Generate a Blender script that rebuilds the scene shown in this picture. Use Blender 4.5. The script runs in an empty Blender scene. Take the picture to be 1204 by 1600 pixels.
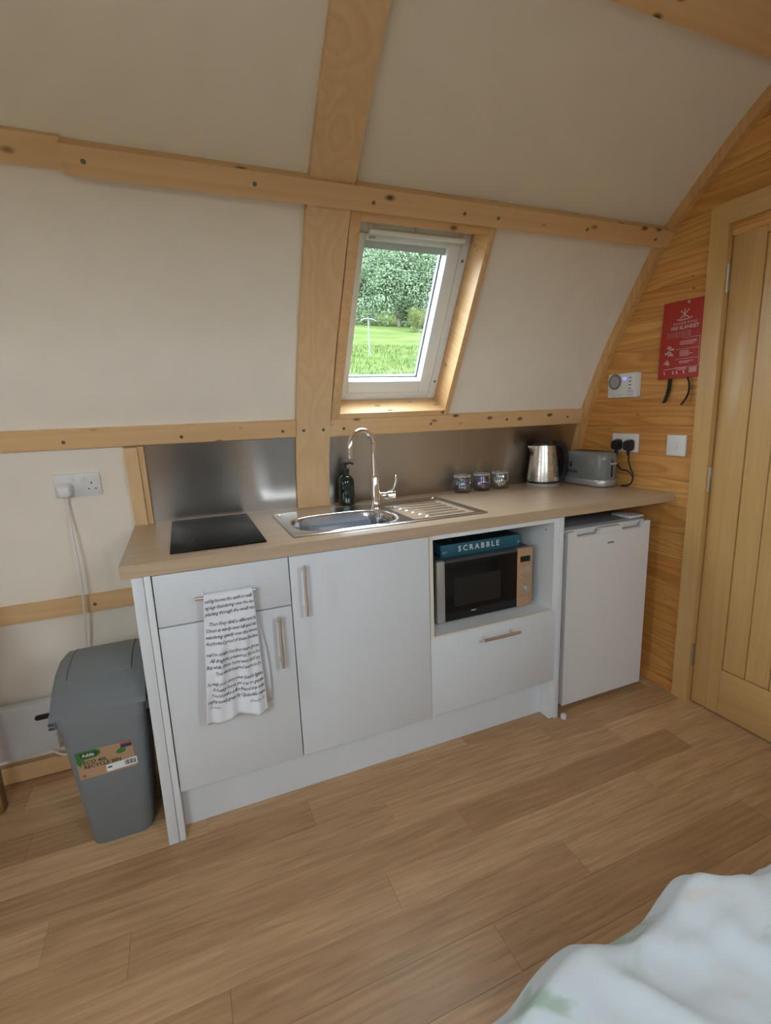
import bpy, bmesh, math, random
from mathutils import Vector, Matrix, noise
random.seed(7)
R = math.radians
scene = bpy.context.scene
COL = scene.collection

# ------------------------------------------------------------------ camera
def cam_axes(yaw, pitch, roll):
    cy, sy, cp, sp = math.cos(yaw), math.sin(yaw), math.cos(pitch), math.sin(pitch)
    f = Vector((sy*cp, cy*cp, sp)); r = Vector((cy, -sy, 0)); u = r.cross(f)
    cr, sr = math.cos(roll), math.sin(roll)
    return f, r*cr+u*sr, u*cr-r*sr
CF, CR, CU = cam_axes(.3862, -.1983, -.0379)
cd = bpy.data.cameras.new('camera'); cam = bpy.data.objects.new('camera', cd); COL.objects.link(cam)
cam.matrix_world = Matrix(((CR.x, CU.x, -CF.x, .194), (CR.y, CU.y, -CF.y, -1.472), (CR.z, CU.z, -CF.z, 1.2954), (0, 0, 0, 1)))
cd.sensor_fit = 'VERTICAL'; cd.sensor_height = 36; cd.lens = 36*768.7/1600; cd.clip_start = .02; cd.clip_end = 500
scene.camera = cam

# ------------------------------------------------------------------ sky, exposure
SKY = 10.5
wd = bpy.data.worlds.new('sky'); scene.world = wd; wd.use_nodes = True
bg = wd.node_tree.nodes['Background']; bg.inputs[0].default_value = (.82, .94, 1.10, 1); bg.inputs[1].default_value = SKY
vs = scene.view_settings
vs.view_transform = 'Standard'; vs.look = 'None'; vs.exposure = 0.96; vs.gamma = 1.0; vs.use_curve_mapping = False

XL, XR = -3.0, 2.145          # gable ends
YC = -.85                     # ridge line of the pod
GLZ = (-1.60, -1.10, .10, 2.02)   # glazed doors of the left gable (y0,y1,z0,z1)
def portal(name, mat, w, h):
    l = bpy.data.lights.new(name, 'AREA'); l.shape = 'RECTANGLE'; l.size = w; l.size_y = h; l.cycles.is_portal = True
    o = bpy.data.objects.new(name, l); o.matrix_world = mat; COL.objects.link(o)
portal('daylight_portal', Matrix.Translation((XL-.16, (GLZ[0]+GLZ[1])/2, (GLZ[2]+GLZ[3])/2)) @ Matrix.Rotation(R(-90), 4, 'Y') @ Matrix.Rotation(R(90), 4, 'Z'), GLZ[1]-GLZ[0], GLZ[3]-GLZ[2])
FWX = (-.95, -.30, 1.30, 1.925)   # unseen roof window added to the opposite wall for fill light (x0,x1,z0,z1)
TWX = (.85, 1.25)                  # its narrow unseen twin, added to brighten the right side of the room
portal('daylight_portal', Matrix.Translation(((TWX[0]+TWX[1])/2, -2.12, 1.66)) @ Matrix.Rotation(R(61), 4, 'X'), TWX[1]-TWX[0], .72)
portal('daylight_portal', Matrix.Translation(((FWX[0]+FWX[1])/2, -2.12, 1.66)) @ Matrix.Rotation(R(61), 4, 'X'), FWX[1]-FWX[0], .72)
portal('daylight_portal', Matrix.Translation((1.04, .525-.488*.37+.873*.17, 1.292+.873*.37+.488*.17)) @ Matrix.Rotation(R(-61), 4, 'X'), .42, .62)

# ------------------------------------------------------------------ materials
def nt(name):
    m = bpy.data.materials.new(name); m.use_nodes = True
    t = m.node_tree; t.nodes.clear()
    out = t.nodes.new('ShaderNodeOutputMaterial'); b = t.nodes.new('ShaderNodeBsdfPrincipled')
    t.links.new(b.outputs[0], out.inputs[0])
    return m, t, b, out
def N(t, kind, **kw):
    n = t.nodes.new(kind)
    for k, v in kw.items(): setattr(n, k, v)
    return n
def c4(c): return (c[0], c[1], c[2], 1)
def plain(name, col, rough=.5, metal=0, spec=.5, coat=0, bump=0, bscale=300, var=0, vscale=8, emit=0):
    m, t, b, o = nt(name)
    b.inputs['Base Color'].default_value = c4(col); b.inputs['Roughness'].default_value = rough
    b.inputs['Metallic'].default_value = metal; b.inputs['Specular IOR Level'].default_value = spec
    b.inputs['Coat Weight'].default_value = coat
    if emit: b.inputs['Emission Color'].default_value = c4(col); b.inputs['Emission Strength'].default_value = emit
    tc = N(t, 'ShaderNodeTexCoord')
    if var:
        n = N(t, 'ShaderNodeTexNoise'); n.inputs['Scale'].default_value = vscale; n.inputs['Detail'].default_value = 4
        t.links.new(tc.outputs['Object'], n.inputs['Vector'])
        r = N(t, 'ShaderNodeValToRGB'); r.color_ramp.elements[0].position = .3; r.color_ramp.elements[1].position = .7
        r.color_ramp.elements[0].color = c4([x*(1-var) for x in col]); r.color_ramp.elements[1].color = c4([min(1, x*(1+var)) for x in col])
        t.links.new(n.outputs['Fac'], r.inputs[0]); t.links.new(r.outputs[0], b.inputs['Base Color'])
    if bump:
        n = N(t, 'ShaderNodeTexNoise'); n.inputs['Scale'].default_value = bscale; n.inputs['Detail'].default_value = 3
        t.links.new(tc.outputs['Object'], n.inputs['Vector'])
        bp = N(t, 'ShaderNodeBump'); bp.inputs['Strength'].default_value = bump; bp.inputs['Distance'].default_value = .002
        t.links.new(n.outputs['Fac'], bp.inputs['Height']); t.links.new(bp.outputs[0], b.inputs['Normal'])
    return m
def wood(name, light, dark, axis='X', rough=.45, fine=70, ring=9, ringamt=.5, rnd=0.0, tint=None, knots=0.0, stretch=.05, bump=.15, coat=0):
    m, t, b, o = nt(name); b.inputs['Roughness'].default_value = rough; b.inputs['Coat Weight'].default_value = coat
    b.inputs['Coat Roughness'].default_value = .25
    tc = N(t, 'ShaderNodeTexCoord'); oi = N(t, 'ShaderNodeObjectInfo')
    ml = N(t, 'ShaderNodeMath', operation='MULTIPLY'); ml.inputs[1].default_value = 37.0
    t.links.new(oi.outputs['Random'], ml.inputs[0])
    add = N(t, 'ShaderNodeVectorMath', operation='ADD')
    t.links.new(tc.outputs['Object'], add.inputs[0]); t.links.new(ml.outputs[0], add.inputs[1])
    def mapped(s):
        mp = N(t, 'ShaderNodeMapping'); v = [s, s, s]; v['XYZ'.index(axis)] = s*stretch
        mp.inputs['Scale'].default_value = v; t.links.new(add.outputs[0], mp.inputs['Vector']); return mp
    n1 = N(t, 'ShaderNodeTexNoise'); n1.inputs['Scale'].default_value = 1; n1.inputs['Detail'].default_value = 5; n1.inputs['Distortion'].default_value = .4
    t.links.new(mapped(fine).outputs[0], n1.inputs['Vector'])
    n2 = N(t, 'ShaderNodeTexNoise'); n2.inputs['Scale'].default_value = 1; n2.inputs['Detail'].default_value = 1; n2.inputs['Distortion'].default_value = .2
    t.links.new(mapped(ring).outputs[0], n2.inputs['Vector'])
    # contour lines of the low noise make the cathedral grain
    k = N(t, 'ShaderNodeMath', operation='MULTIPLY'); k.inputs[1].default_value = 11.0; t.links.new(n2.outputs['Fac'], k.inputs[0])
    fr = N(t, 'ShaderNodeMath', operation='FRACT'); t.links.new(k.outputs[0], fr.inputs[0])
    rp = N(t, 'ShaderNodeValToRGB'); e = rp.color_ramp.elements
    e[0].position = 0; e[0].color = (0, 0, 0, 1); e[1].position = .8; e[1].color = (1, 1, 1, 1); e2 = rp.color_ramp.elements.new(.95); e2.color = (.1, .1, .1, 1)
    t.links.new(fr.outputs[0], rp.inputs[0])
    a = N(t, 'ShaderNodeMath', operation='MULTIPLY'); a.inputs[1].default_value = ringamt; t.links.new(rp.outputs[0], a.inputs[0])
    f2 = N(t, 'ShaderNodeMath', operation='MULTIPLY_ADD'); f2.inputs[1].default_value = 1.0-ringamt; t.links.new(n1.outputs['Fac'], f2.inputs[0]); t.links.new(a.outputs[0], f2.inputs[2])
    mx = N(t, 'ShaderNodeMix', data_type='RGBA'); mx.inputs[6].default_value = c4(light); mx.inputs[7].default_value = c4(dark)
    t.links.new(f2.outputs[0], mx.inputs[0]); colo = mx.outputs[2]
    if rnd:
        mm = N(t, 'ShaderNodeMath', operation='MULTIPLY'); mm.inputs[1].default_value = rnd; t.links.new(oi.outputs['Random'], mm.inputs[0])
        m2 = N(t, 'ShaderNodeMix', data_type='RGBA', blend_type='MULTIPLY'); t.links.new(mm.outputs[0], m2.inputs[0]); t.links.new(colo, m2.inputs[6]); m2.inputs[7].default_value = c4(tint or (.5, .4, .3)); colo = m2.outputs[2]
    if knots:
        mp = N(t, 'ShaderNodeMapping'); v = [15, 15, 15]; v['XYZ'.index(axis)] = 8; mp.inputs['Scale'].default_value = v; t.links.new(add.outputs[0], mp.inputs['Vector'])
        vo = N(t, 'ShaderNodeTexVoronoi'); vo.inputs['Scale'].default_value = 1; t.links.new(mp.outputs[0], vo.inputs['Vector'])
        kr = N(t, 'ShaderNodeValToRGB'); ke = kr.color_ramp.elements; ke[0].position = knots*.35; ke[0].color = (1, 1, 1, 1); ke[1].position = knots; ke[1].color = (0, 0, 0, 1)
        t.links.new(vo.outputs['Distance'], kr.inputs[0])
        m3 = N(t, 'ShaderNodeMix', data_type='RGBA'); t.links.new(kr.outputs[0], m3.inputs[0]); t.links.new(colo, m3.inputs[6]); m3.inputs[7].default_value = (.12, .06, .025, 1); colo = m3.outputs[2]
    t.links.new(colo, b.inputs['Base Color'])
    bp = N(t, 'ShaderNodeBump'); bp.inputs['Strength'].default_value = bump; bp.inputs['Distance'].default_value = .001
    t.links.new(n1.outputs['Fac'], bp.inputs['Height']); t.links.new(bp.outputs[0], b.inputs['Normal'])
    return m
def glassy(name, tint=(1, 1, 1), refl=.08, rough=.02, op=0.0):
    m, t, b, o = nt(name); t.nodes.remove(b)
    tr = N(t, 'ShaderNodeBsdfTransparent'); tr.inputs[0].default_value = c4(tint)
    gl = N(t, 'ShaderNodeBsdfGlossy'); gl.inputs['Roughness'].default_value = rough
    fr = N(t, 'ShaderNodeLayerWeight'); fr.inputs['Blend'].default_value = .5
    pw = N(t, 'ShaderNodeMath', operation='POWER'); pw.inputs[1].default_value = 4.0; t.links.new(fr.outputs['Facing'], pw.inputs[0])
    ma = N(t, 'ShaderNodeMath', operation='MULTIPLY_ADD'); ma.inputs[1].default_value = .6; ma.inputs[2].default_value = refl; t.links.new(pw.outputs[0], ma.inputs[0])
    mi = N(t, 'ShaderNodeMixShader'); t.links.new(ma.outputs[0], mi.inputs[0]); t.links.new(tr.outputs[0], mi.inputs[1]); t.links.new(gl.outputs[0], mi.inputs[2])
    t.links.new(mi.outputs[0], o.inputs[0]); return m
def brushed(name, col, rough=.28, axis='X'):
    m, t, b, o = nt(name); b.inputs['Metallic'].default_value = 1; b.inputs['Base Color'].default_value = c4(col)
    tc = N(t, 'ShaderNodeTexCoord'); mp = N(t, 'ShaderNodeMapping'); v = [400, 400, 400]; v['XYZ'.index(axis)] = 3; mp.inputs['Scale'].default_value = v
    t.links.new(tc.outputs['Object'], mp.inputs[0]); n = N(t, 'ShaderNodeTexNoise'); n.inputs['Scale'].default_value = 1; n.inputs['Detail'].default_value = 3
    t.links.new(mp.outputs[0], n.inputs['Vector'])
    r = N(t, 'ShaderNodeMapRange'); r.inputs['To Min'].default_value = rough*.8; r.inputs['To Max'].default_value = rough*1.25
    t.links.new(n.outputs['Fac'], r.inputs[0]); t.links.new(r.outputs[0], b.inputs['Roughness'])
    bp = N(t, 'ShaderNodeBump'); bp.inputs['Strength'].default_value = .06; bp.inputs['Distance'].default_value = .001
    t.links.new(n.outputs['Fac'], bp.inputs['Height']); t.links.new(bp.outputs[0], b.inputs['Normal'])
    return m

M = {}
M['lining'] = plain('cream_lining', (.83, .742, .605), .7, bump=.12, bscale=900, var=.02)
M['pine_x'] = wood('pine_along_x', (.80, .54, .28), (.66, .385, .165), 'X', fine=60, ring=6, ringamt=.32, stretch=.03, knots=.18, rnd=.12, tint=(.8, .65, .5))
M['pine_z'] = wood('pine_along_z', (.80, .555, .30), (.66, .405, .185), 'Z', fine=60, ring=6, ringamt=.32, stretch=.03, rnd=.1, tint=(.8, .65, .5))
M['pine_zk'] = wood('pine_knotty', (.80, .52, .26), (.60, .33, .13), 'Z', fine=60, ring=6, ringamt=.3, stretch=.03, knots=.14)
M['pine_y'] = wood('pine_boards', (.78, .42, .125), (.50, .225, .05), 'Y', fine=50, ring=9, ringamt=.6, rnd=.55, tint=(.72, .50, .30), stretch=.09, knots=.07)
M['pine_arch'] = wood('pine_arch', (.72, .43, .17), (.52, .27, .09), 'Z', fine=50, ring=6, ringamt=.4)
M['oak_door'] = wood('oak_door', (.66, .415, .16), (.52, .30, .10), 'Z', fine=90, ring=5, ringamt=.25, rnd=.12, tint=(.8, .7, .6), coat=.15, rough=.4)
M['oak_door_y'] = wood('oak_door_rail', (.66, .415, .16), (.52, .30, .10), 'Y', fine=90, ring=5, ringamt=.25, coat=.15, rough=.4)
M['floor'] = wood('oak_vinyl', (.86, .565, .305), (.33, .18, .082), 'X', rough=.42, fine=75, ring=12, ringamt=.12, rnd=.85, tint=(.62, .55, .48), stretch=.07, bump=.1)
M['floor_sub'] = plain('vinyl_joint', (.30, .19, .10), .6, var=.1)
M['worktop'] = wood('oak_laminate', (.56, .41, .27), (.42, .29, .175), 'X', rough=.36, fine=60, ring=8, ringamt=.35, stretch=.05, bump=.05)
M['worktop'].node_tree.nodes['Principled BSDF'].inputs['Specular IOR Level'].default_value = .9
M['table'] = wood('brown_table', (.30, .15, .06), (.17, .08, .03), 'Z', fine=60)
M['white'] = plain('white_gloss_door', (.69, .70, .705), .32, spec=.4, var=.008)
M['carcass'] = plain('white_carcass', (.76, .77, .75), .45, var=.01)
M['edge'] = plain('cream_edging', (.72, .66, .54), .5, var=.02)
M['fridge'] = plain('white_enamel', (.76, .745, .72), .35, var=.01)
M['fridge_grey'] = plain('grey_fridge_top', (.22, .22, .22), .3, var=.02)
M['upvc'] = plain('white_window_frame', (.72, .75, .74), .35, var=.01)
M['gasket'] = plain('dark_gasket', (.05, .06, .07), .6, var=.05)
M['steel'] = brushed('brushed_steel', (.50, .46, .41), .30)
M['steel_sink'] = brushed('sink_steel', (.66, .66, .66), .2)
M['steel_k'] = brushed('kettle_steel', (.68, .63, .56), .26, 'X')
M['nickel'] = plain('satin_nickel', (.82, .79, .73), .32, metal=1, var=.02)
M['chrome'] = plain('chrome', (.85, .85, .86), .06, metal=1, var=.005)
M['hob'] = plain('black_glass', (.006, .006, .005), .3, spec=.06, var=.05)
M['black'] = plain('black_plastic', (.015, .015, .016), .35, var=.05)
M['blackglass'] = plain('microwave_black', (.008, .008, .008), .1, var=.05)
M['case_dark'] = plain('charcoal_case', (.055, .06, .065), .4, var=.03)
M['mesh'] = plain('oven_window', (.022, .02, .018), .2, var=.05, vscale=200)
M['bin'] = plain('grey_plastic', (.185, .20, .205), .5, bump=.1, bscale=700, var=.02)
M['bin_dark'] = plain('dark_grey_clip', (.06, .065, .075), .5, var=.02)
M['plastic'] = plain('white_plastic', (.74, .72, .68), .35, var=.01)
M['cable'] = plain('white_cable', (.74, .70, .64), .45, var=.01)
M['towel'] = plain('white_cotton', (.80, .80, .82), .9, bump=.5, bscale=900, var=.02)
M['ink'] = plain('grey_ink', (.10, .10, .115), .8, var=.05)
M['red'] = plain('red_pouch', (.42, .028, .02), .42, var=.06)
M['white_print'] = plain('white_print', (.62, .42, .38), .6, var=.03)
M['strap'] = plain('black_strap', (.015, .017, .012), .8, var=.1)
M['green_glass'] = plain('dark_green_bottle', (.006, .018, .010), .08, coat=.5, var=.1)
M['teal'] = plain('teal_box', (.02, .12, .16), .45, var=.05)
M['navy'] = plain('dark_box_art', (.012, .02, .03), .35, var=.6, vscale=60)
M['print'] = plain('pale_lettering', (.75, .76, .74), .5, var=.02)
M['gold'] = wood('copper_trim', (.52, .31, .18), (.42, .24, .13), 'Z', fine=30, ring=3, ringamt=.2, rough=.35, bump=.02)
M['toaster'] = plain('grey_enamel', (.20, .21, .195), .18, coat=.3, var=.02)
M['silver'] = plain('silver_plastic', (.55, .54, .52), .35, metal=.6, var=.02)
M['card'] = plain('kraft_card', (.42, .25, .14), .7, var=.04)
M['leaf_green'] = plain('label_green', (.05, .17, .03), .6, var=.04)
M['dark_green'] = plain('label_dark_green', (.02, .06, .015), .6, var=.04)
M['label_navy'] = plain('label_navy', (.02, .03, .09), .6, var=.04)
M['label_red'] = plain('label_red', (.40, .08, .06), .6, var=.04)
M['screw'] = plain('screw_zinc', (.22, .20, .17), .4, metal=.8, var=.05)
M['hinge'] = plain('hinge_steel', (.50, .47, .40), .35, metal=1, var=.05)
M['blue_lcd'] = plain('blue_display', (.10, .10, 1.0), .3, emit=1.6)
M['dial'] = plain('grey_dial', (.36, .34, .30), .45, var=.02)
M['dial_rim'] = plain('grey_dial_rim', (.20, .19, .17), .45, var=.02)
M['dark_led'] = plain('dark_green_display', (.01, .02, .012), .15, var=.1)
M['glass'] = glassy('window_glass', (.96, .985, .97), .03)
M['jar'] = glassy('jar_glass', (.93, .95, .94), .07, .05)
M['thinglass'] = glassy('door_glass', (.97, .98, .97), .02)
M['heater'] = plain('heater_white', (.72, .70, .68), .4, var=.01)
M['grass_tuft'] = plain('long_grass', (.042, .064, .018), .8, var=.25, vscale=3, spec=0)
M['bark'] = plain('bark', (.10, .08, .06), .9, var=.3, vscale=20)
M['leaves'] = plain('tree_leaves', (.082, .112, .062), .7, var=.35, vscale=1.2, spec=0)
M['leaves2'] = plain('yellow_leaves', (.075, .085, .030), .7, var=.3, vscale=1.2, spec=0)
M['post'] = plain('pale_post', (.07, .072, .062), .8, var=.1)
M['wash'] = plain('grey_washing_bowl', (.20, .22, .26), .3, var=.03)
M['shutter'] = plain('grey_blind', (.40, .45, .43), .6, var=.03)
def grassmat():
    m, t, b, o = nt('meadow'); b.inputs['Roughness'].default_value = .9; b.inputs['Specular IOR Level'].default_value = 0
    tc = N(t, 'ShaderNodeTexCoord'); n = N(t, 'ShaderNodeTexNoise'); n.inputs['Scale'].default_value = .35; n.inputs['Detail'].default_value = 8; t.links.new(tc.outputs['Object'], n.inputs[0])
    r = N(t, 'ShaderNodeValToRGB'); e = r.color_ramp.elements; e[0].position = .35; e[0].color = (.036, .052, .016, 1); e[1].position = .65; e[1].color = (.058, .068, .024, 1)
    t.links.new(n.outputs['Fac'], r.inputs[0]); t.links.new(r.outputs[0], b.inputs['Base Color']); return m
M['meadow'] = grassmat()
def duvetmat():
    m, t, b, o = nt('leafy_duvet'); b.inputs['Roughness'].default_value = .85
    tc = N(t, 'ShaderNodeTexCoord'); base = (.58, .615, .62, 1)
    mp = N(t, 'ShaderNodeMapping'); mp.inputs['Scale'].default_value = (5, 9, 5); mp.inputs['Rotation'].default_value = (0, 0, .6); t.links.new(tc.outputs['Object'], mp.inputs[0])
    n = N(t, 'ShaderNodeTexNoise'); n.inputs['Scale'].default_value = 1.2; n.inputs['Detail'].default_value = 3; n.inputs['Distortion'].default_value = 1.5; t.links.new(mp.outputs[0], n.inputs[0])
    r = N(t, 'ShaderNodeValToRGB'); e = r.color_ramp.elements; e[0].position = .60; e[0].color = base; e[1].position = .72; e[1].color = (.36, .44, .35, 1)
    x = r.color_ramp.elements.new(.28); x.color = (.60, .57, .53, 1); y = r.color_ramp.elements.new(.36); y.color = base
    t.links.new(n.outputs['Fac'], r.inputs[0]); t.links.new(r.outputs[0], b.inputs['Base Color'])
    n2 = N(t, 'ShaderNodeTexNoise'); n2.inputs['Scale'].default_value = 600; t.links.new(tc.outputs['Object'], n2.inputs[0])
    bp = N(t, 'ShaderNodeBump'); bp.inputs['Strength'].default_value = .15; bp.inputs['Distance'].default_value = .001; t.links.new(n2.outputs['Fac'], bp.inputs['Height']); t.links.new(bp.outputs[0], b.inputs['Normal'])
    return m
M['duvet'] = duvetmat()

# ------------------------------------------------------------------ mesh helpers
class MB:
    def __init__(s): s.bm = bmesh.new()
    def box(s, x0, x1, y0, y1, z0, z1, bev=0, seg=2, mat=None):
        v = [s.bm.verts.new(p) for p in ((x0,y0,z0),(x1,y0,z0),(x1,y1,z0),(x0,y1,z0),(x0,y0,z1),(x1,y0,z1),(x1,y1,z1),(x0,y1,z1))]
        f = [s.bm.faces.new([v[i] for i in q]) for q in ((3,2,1,0),(4,5,6,7),(0,1,5,4),(1,2,6,5),(2,3,7,6),(3,0,4,7))]
        if bev:
            ed = list({e for q in f for e in q.edges}); r = bmesh.ops.bevel(s.bm, geom=ed, offset=bev, segments=seg, affect='EDGES', profile=.5)
            v = list({a for q in r['faces'] for a in q.verts} | {a for a in v if a.is_valid})
        if mat is not None: bmesh.ops.transform(s.bm, matrix=mat, verts=[a for a in v if a.is_valid])
        return s
    def loft(s, loops, cap0=True, cap1=True, closed=True):
        L = [[s.bm.verts.new(p) for p in lp] for lp in loops]; n = len(L[0])
        for a, b in zip(L, L[1:]):
            for i in range(n if closed else n-1):
                j = (i+1) % n; s.bm.faces.new((a[i], a[j], b[j], b[i]))
        if closed and cap0: s.bm.faces.new(L[0][::-1])
        if closed and cap1: s.bm.faces.new(L[-1])
        return s
    def lathe(s, prof, c=(0, 0, 0), n=32, cap0=True, cap1=True):
        return s.loft([[(c[0]+r*math.cos(2*math.pi*i/n), c[1]+r*math.sin(2*math.pi*i/n), c[2]+z) for i in range(n)] for r, z in prof], cap0, cap1)
    def tube(s, pts, r, n=10, cap=True):
        P = [Vector(p) for p in pts]; rr = r if isinstance(r, (list, tuple)) else [r]*len(P)
        t0 = (P[1]-P[0]).normalized(); up = Vector((0, 0, 1)) if abs(t0.z) < .9 else Vector((1, 0, 0)); a = t0.cross(up).normalized(); loops = []
        for i, p in enumerate(P):
            t = ((P[min(i+1, len(P)-1)]-P[max(i-1, 0)])).normalized(); a = (a-t*a.dot(t)).normalized(); b = t.cross(a)
            loops.append([p+(a*math.cos(2*math.pi*k/n)+b*math.sin(2*math.pi*k/n))*rr[i] for k in range(n)])
        return s.loft(loops, cap, cap)
    def cyl(s, p0, p1, r0, r1=None, n=20): return s.tube([p0, p1], [r0, r0 if r1 is None else r1], n)
    def prism(s, poly, axis, a, b):
        def P(q, w): return {'X': (w, q[0], q[1]), 'Y': (q[0], w, q[1]), 'Z': (q[0], q[1], w)}[axis]
        return s.loft([[P(q, a) for q in poly], [P(q, b) for q in poly]])
    def cells(s, us, vs_, skip, fin, fout):
        # a slab of quads with real thickness; cells listed in skip are holes
        A = {}; 
        def g(k, i, j):
            if (k, i, j) not in A: A[(k, i, j)] = s.bm.verts.new((fin if k == 0 else fout)(us[i], vs_[j]))
            return A[(k, i, j)]
        nu, nv = len(us)-1, len(vs_)-1
        ok = lambda i, j: 0 <= i < nu and 0 <= j < nv and not skip((us[i]+us[i+1])/2, (vs_[j]+vs_[j+1])/2)
        for i in range(nu):
            for j in range(nv):
                if not ok(i, j): continue
                s.bm.faces.new((g(0,i,j), g(0,i+1,j), g(0,i+1,j+1), g(0,i,j+1))); s.bm.faces.new((g(1,i,j+1), g(1,i+1,j+1), g(1,i+1,j), g(1,i,j)))
                for (di, dj, p, q) in ((-1,0,(i,j),(i,j+1)),(1,0,(i+1,j+1),(i+1,j)),(0,-1,(i+1,j),(i,j)),(0,1,(i,j+1),(i+1,j+1))):
                    if not ok(i+di, j+dj): s.bm.faces.new((g(0,*p), g(0,*q), g(1,*q), g(1,*p)))
        return s
    def mesh(s, name, smooth=35):
        bmesh.ops.recalc_face_normals(s.bm, faces=s.bm.faces[:])
        m = bpy.data.meshes.new(name); s.bm.to_mesh(m); s.bm.free()
        if smooth:
            m.polygons.foreach_set('use_smooth', [True]*len(m.polygons)); m.set_sharp_from_angle(angle=R(smooth))
        return m
def tag(o, label=None, cat=None, group=None, kind=None):
    for k, v in (('label', label), ('category', cat), ('group', group), ('kind', kind)):
        if v: o[k] = v
    return o
def link(name, data, parent=None):
    o = bpy.data.objects.new(name, data); COL.objects.link(o)
    if parent: o.parent = parent
    return o
def thing(name, label, cat, loc=(0, 0, 0), rotz=0, group=None, mat=None, kind=None):
    o = link(name, None); o.empty_display_size = .05
    o.matrix_world = mat if mat is not None else Matrix.Translation(loc) @ Matrix.Rotation(rotz, 4, 'Z')
    return tag(o, label, cat, group, kind)
WM = {}
def part(name, mb, mat, parent=None, world=False, smooth=35, label=None, kind=None):
    me = mb.mesh(name, smooth) if isinstance(mb, MB) else mb
    if me.materials: me.materials.clear()
    me.materials.append(M[mat]); o = link(name, me, parent)
    if world and parent and not parent.get('_w'): o.matrix_parent_inverse = parent.matrix_basis.inverted()
    if world: o['_w'] = 1
    if label: o['label'] = label
    if kind: o['kind'] = kind
    return o
def bx(*a, **k): return MB().box(*a, **k)
def struct(name, mb, mat, label=None, cat=None, smooth=35):
    o = part(name, mb, mat, smooth=smooth); return tag(o, label, cat, kind='structure')
def text_mesh(body, size, shear=0, bold=0, align='LEFT', spacing=1.0, res=2):
    cu = bpy.data.curves.new('text', 'FONT'); cu.body = body; cu.size = size; cu.shear = shear; cu.offset = bold; cu.align_x = align; cu.resolution_u = res; cu.space_character = spacing
    o = bpy.data.objects.new('text', cu); COL.objects.link(o); bpy.context.view_layer.update()
    dg = bpy.context.evaluated_depsgraph_get(); me = bpy.data.meshes.new_from_object(o.evaluated_get(dg), preserve_all_data_layers=False, depsgraph=dg)
    bpy.data.objects.remove(o); bpy.data.curves.remove(cu); return me
def joined_text(items, fn=None):
    # items: (body, size, x, y, kwargs); fn maps (x,y)->3D
    bm = bmesh.new()
    for body, size, x, y, kw in items:
        me = text_mesh(body, size, **kw); n0 = len(bm.verts); bm.from_mesh(me); bm.verts.ensure_lookup_table()
        for v in bm.verts[n0:]: v.co.x += x; v.co.y += y
        bpy.data.meshes.remove(me)
    if fn:
        for v in bm.verts: v.co = fn(v.co.x, v.co.y)
    me = bpy.data.meshes.new('lettering'); bm.to_mesh(me); bm.free(); return me
def rrect(w, d, r, n=6, cx=0, cy=0, z=0):
    r = min(r, w/2-1e-4, d/2-1e-4); out = []
    for sx, sy, a0 in ((1,1,0),(-1,1,90),(-1,-1,180),(1,-1,270)):
        for k in range(n+1):
            a = R(a0+90*k/n); out.append((cx+sx*(w/2-r)+r*math.cos(a), cy+sy*(d/2-r)+r*math.sin(a), z))
    return out

# ------------------------------------------------------------------ pod profile (y,z)
KP = [(.575,0),(.600,.25),(.617,.5),(.621,.7),(.613,.9),(.590,1.08),(.541,1.25),(.490,1.37),(.404,1.547),(.288,1.742),(.184,1.909),(.116,1.995),(.050,2.062),(-.045,2.148),(-.145,2.235),(-.26,2.317),(-.42,2.405),(-.62,2.475),(YC,2.50)]
def cr(p0, p1, p2, p3, t): return .5*((2*p1)+(-p0+p2)*t+(2*p0-5*p1+4*p2-p3)*t*t+(-p0+3*p1-3*p2+p3)*t**3)
PF = []
for i in range(len(KP)-1):
    a, b, c, d = KP[max(i-1, 0)], KP[i], KP[i+1], KP[i+2] if i+2 < len(KP) else (2*YC-KP[i][0], KP[i][1])
    for k in range(8): PF.append((cr(a[0],b[0],c[0],d[0],k/8), cr(a[1],b[1],c[1],d[1],k/8)))
PF.append(KP[-1])
def at_z(z):
    for (y0,z0),(y1,z1) in zip(PF, PF[1:]):
        if z0 <= z <= z1: return y0+(y1-y0)*(z-z0)/(z1-z0)
    return PF[-1][0] if z > 1 else PF[0][0]
def nrm_z(z):   # inward normal (y,z)
    e = .03; z = min(z, 2.44); a, b = (at_z(max(z-e, 0)), max(z-e, 0)), (at_z(z+e), z+e); t = Vector((b[0]-a[0], b[1]-a[1])).normalized()
    return Vector((-t.y, t.x)) if -t.y < 0 else Vector((t.y, -t.x))
def off(z, h):
    n = nrm_z(z); return (at_z(z)+n.x*h, z+n.y*h)
def top_z(y):
    y = y if y >= YC else 2*YC-y
    up = PF[60:]
    for (y0,z0),(y1,z1) in zip(up, up[1:]):
        if y1 <= y <= y0: return z0+(z1-z0)*(y0-y)/max(y0-y1, 1e-6)
    return 2.5
def zs(z0, z1, step=.04):
    n = max(1, int((z1-z0)/step+.5)); return [z0+(z1-z0)*i/n for i in range(n+1)]
def strip(x0, x1, z0, z1, h, back=.012, step=.04, flat=False):
    zz = zs(z0, z1, step) if not flat else [z0, z1]
    inner = [off(z, h) for z in zz]; outer = [off(z, -back) for z in zz]
    return MB().prism(inner+outer[::-1], 'X', x0, x1)
def frame_at(x, z, h=0):
    n = nrm_z(z); y, zz = off(z, h); zaxis = Vector((0, n.x, n.y)); xa = Vector((1, 0, 0)); ya = zaxis.cross(xa)
    if ya.z < 0: ya = -ya
    return Matrix(((xa.x, ya.x, zaxis.x, x), (xa.y, ya.y, zaxis.y, y), (xa.z, ya.z, zaxis.z, zz), (0, 0, 0, 1)))

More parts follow.
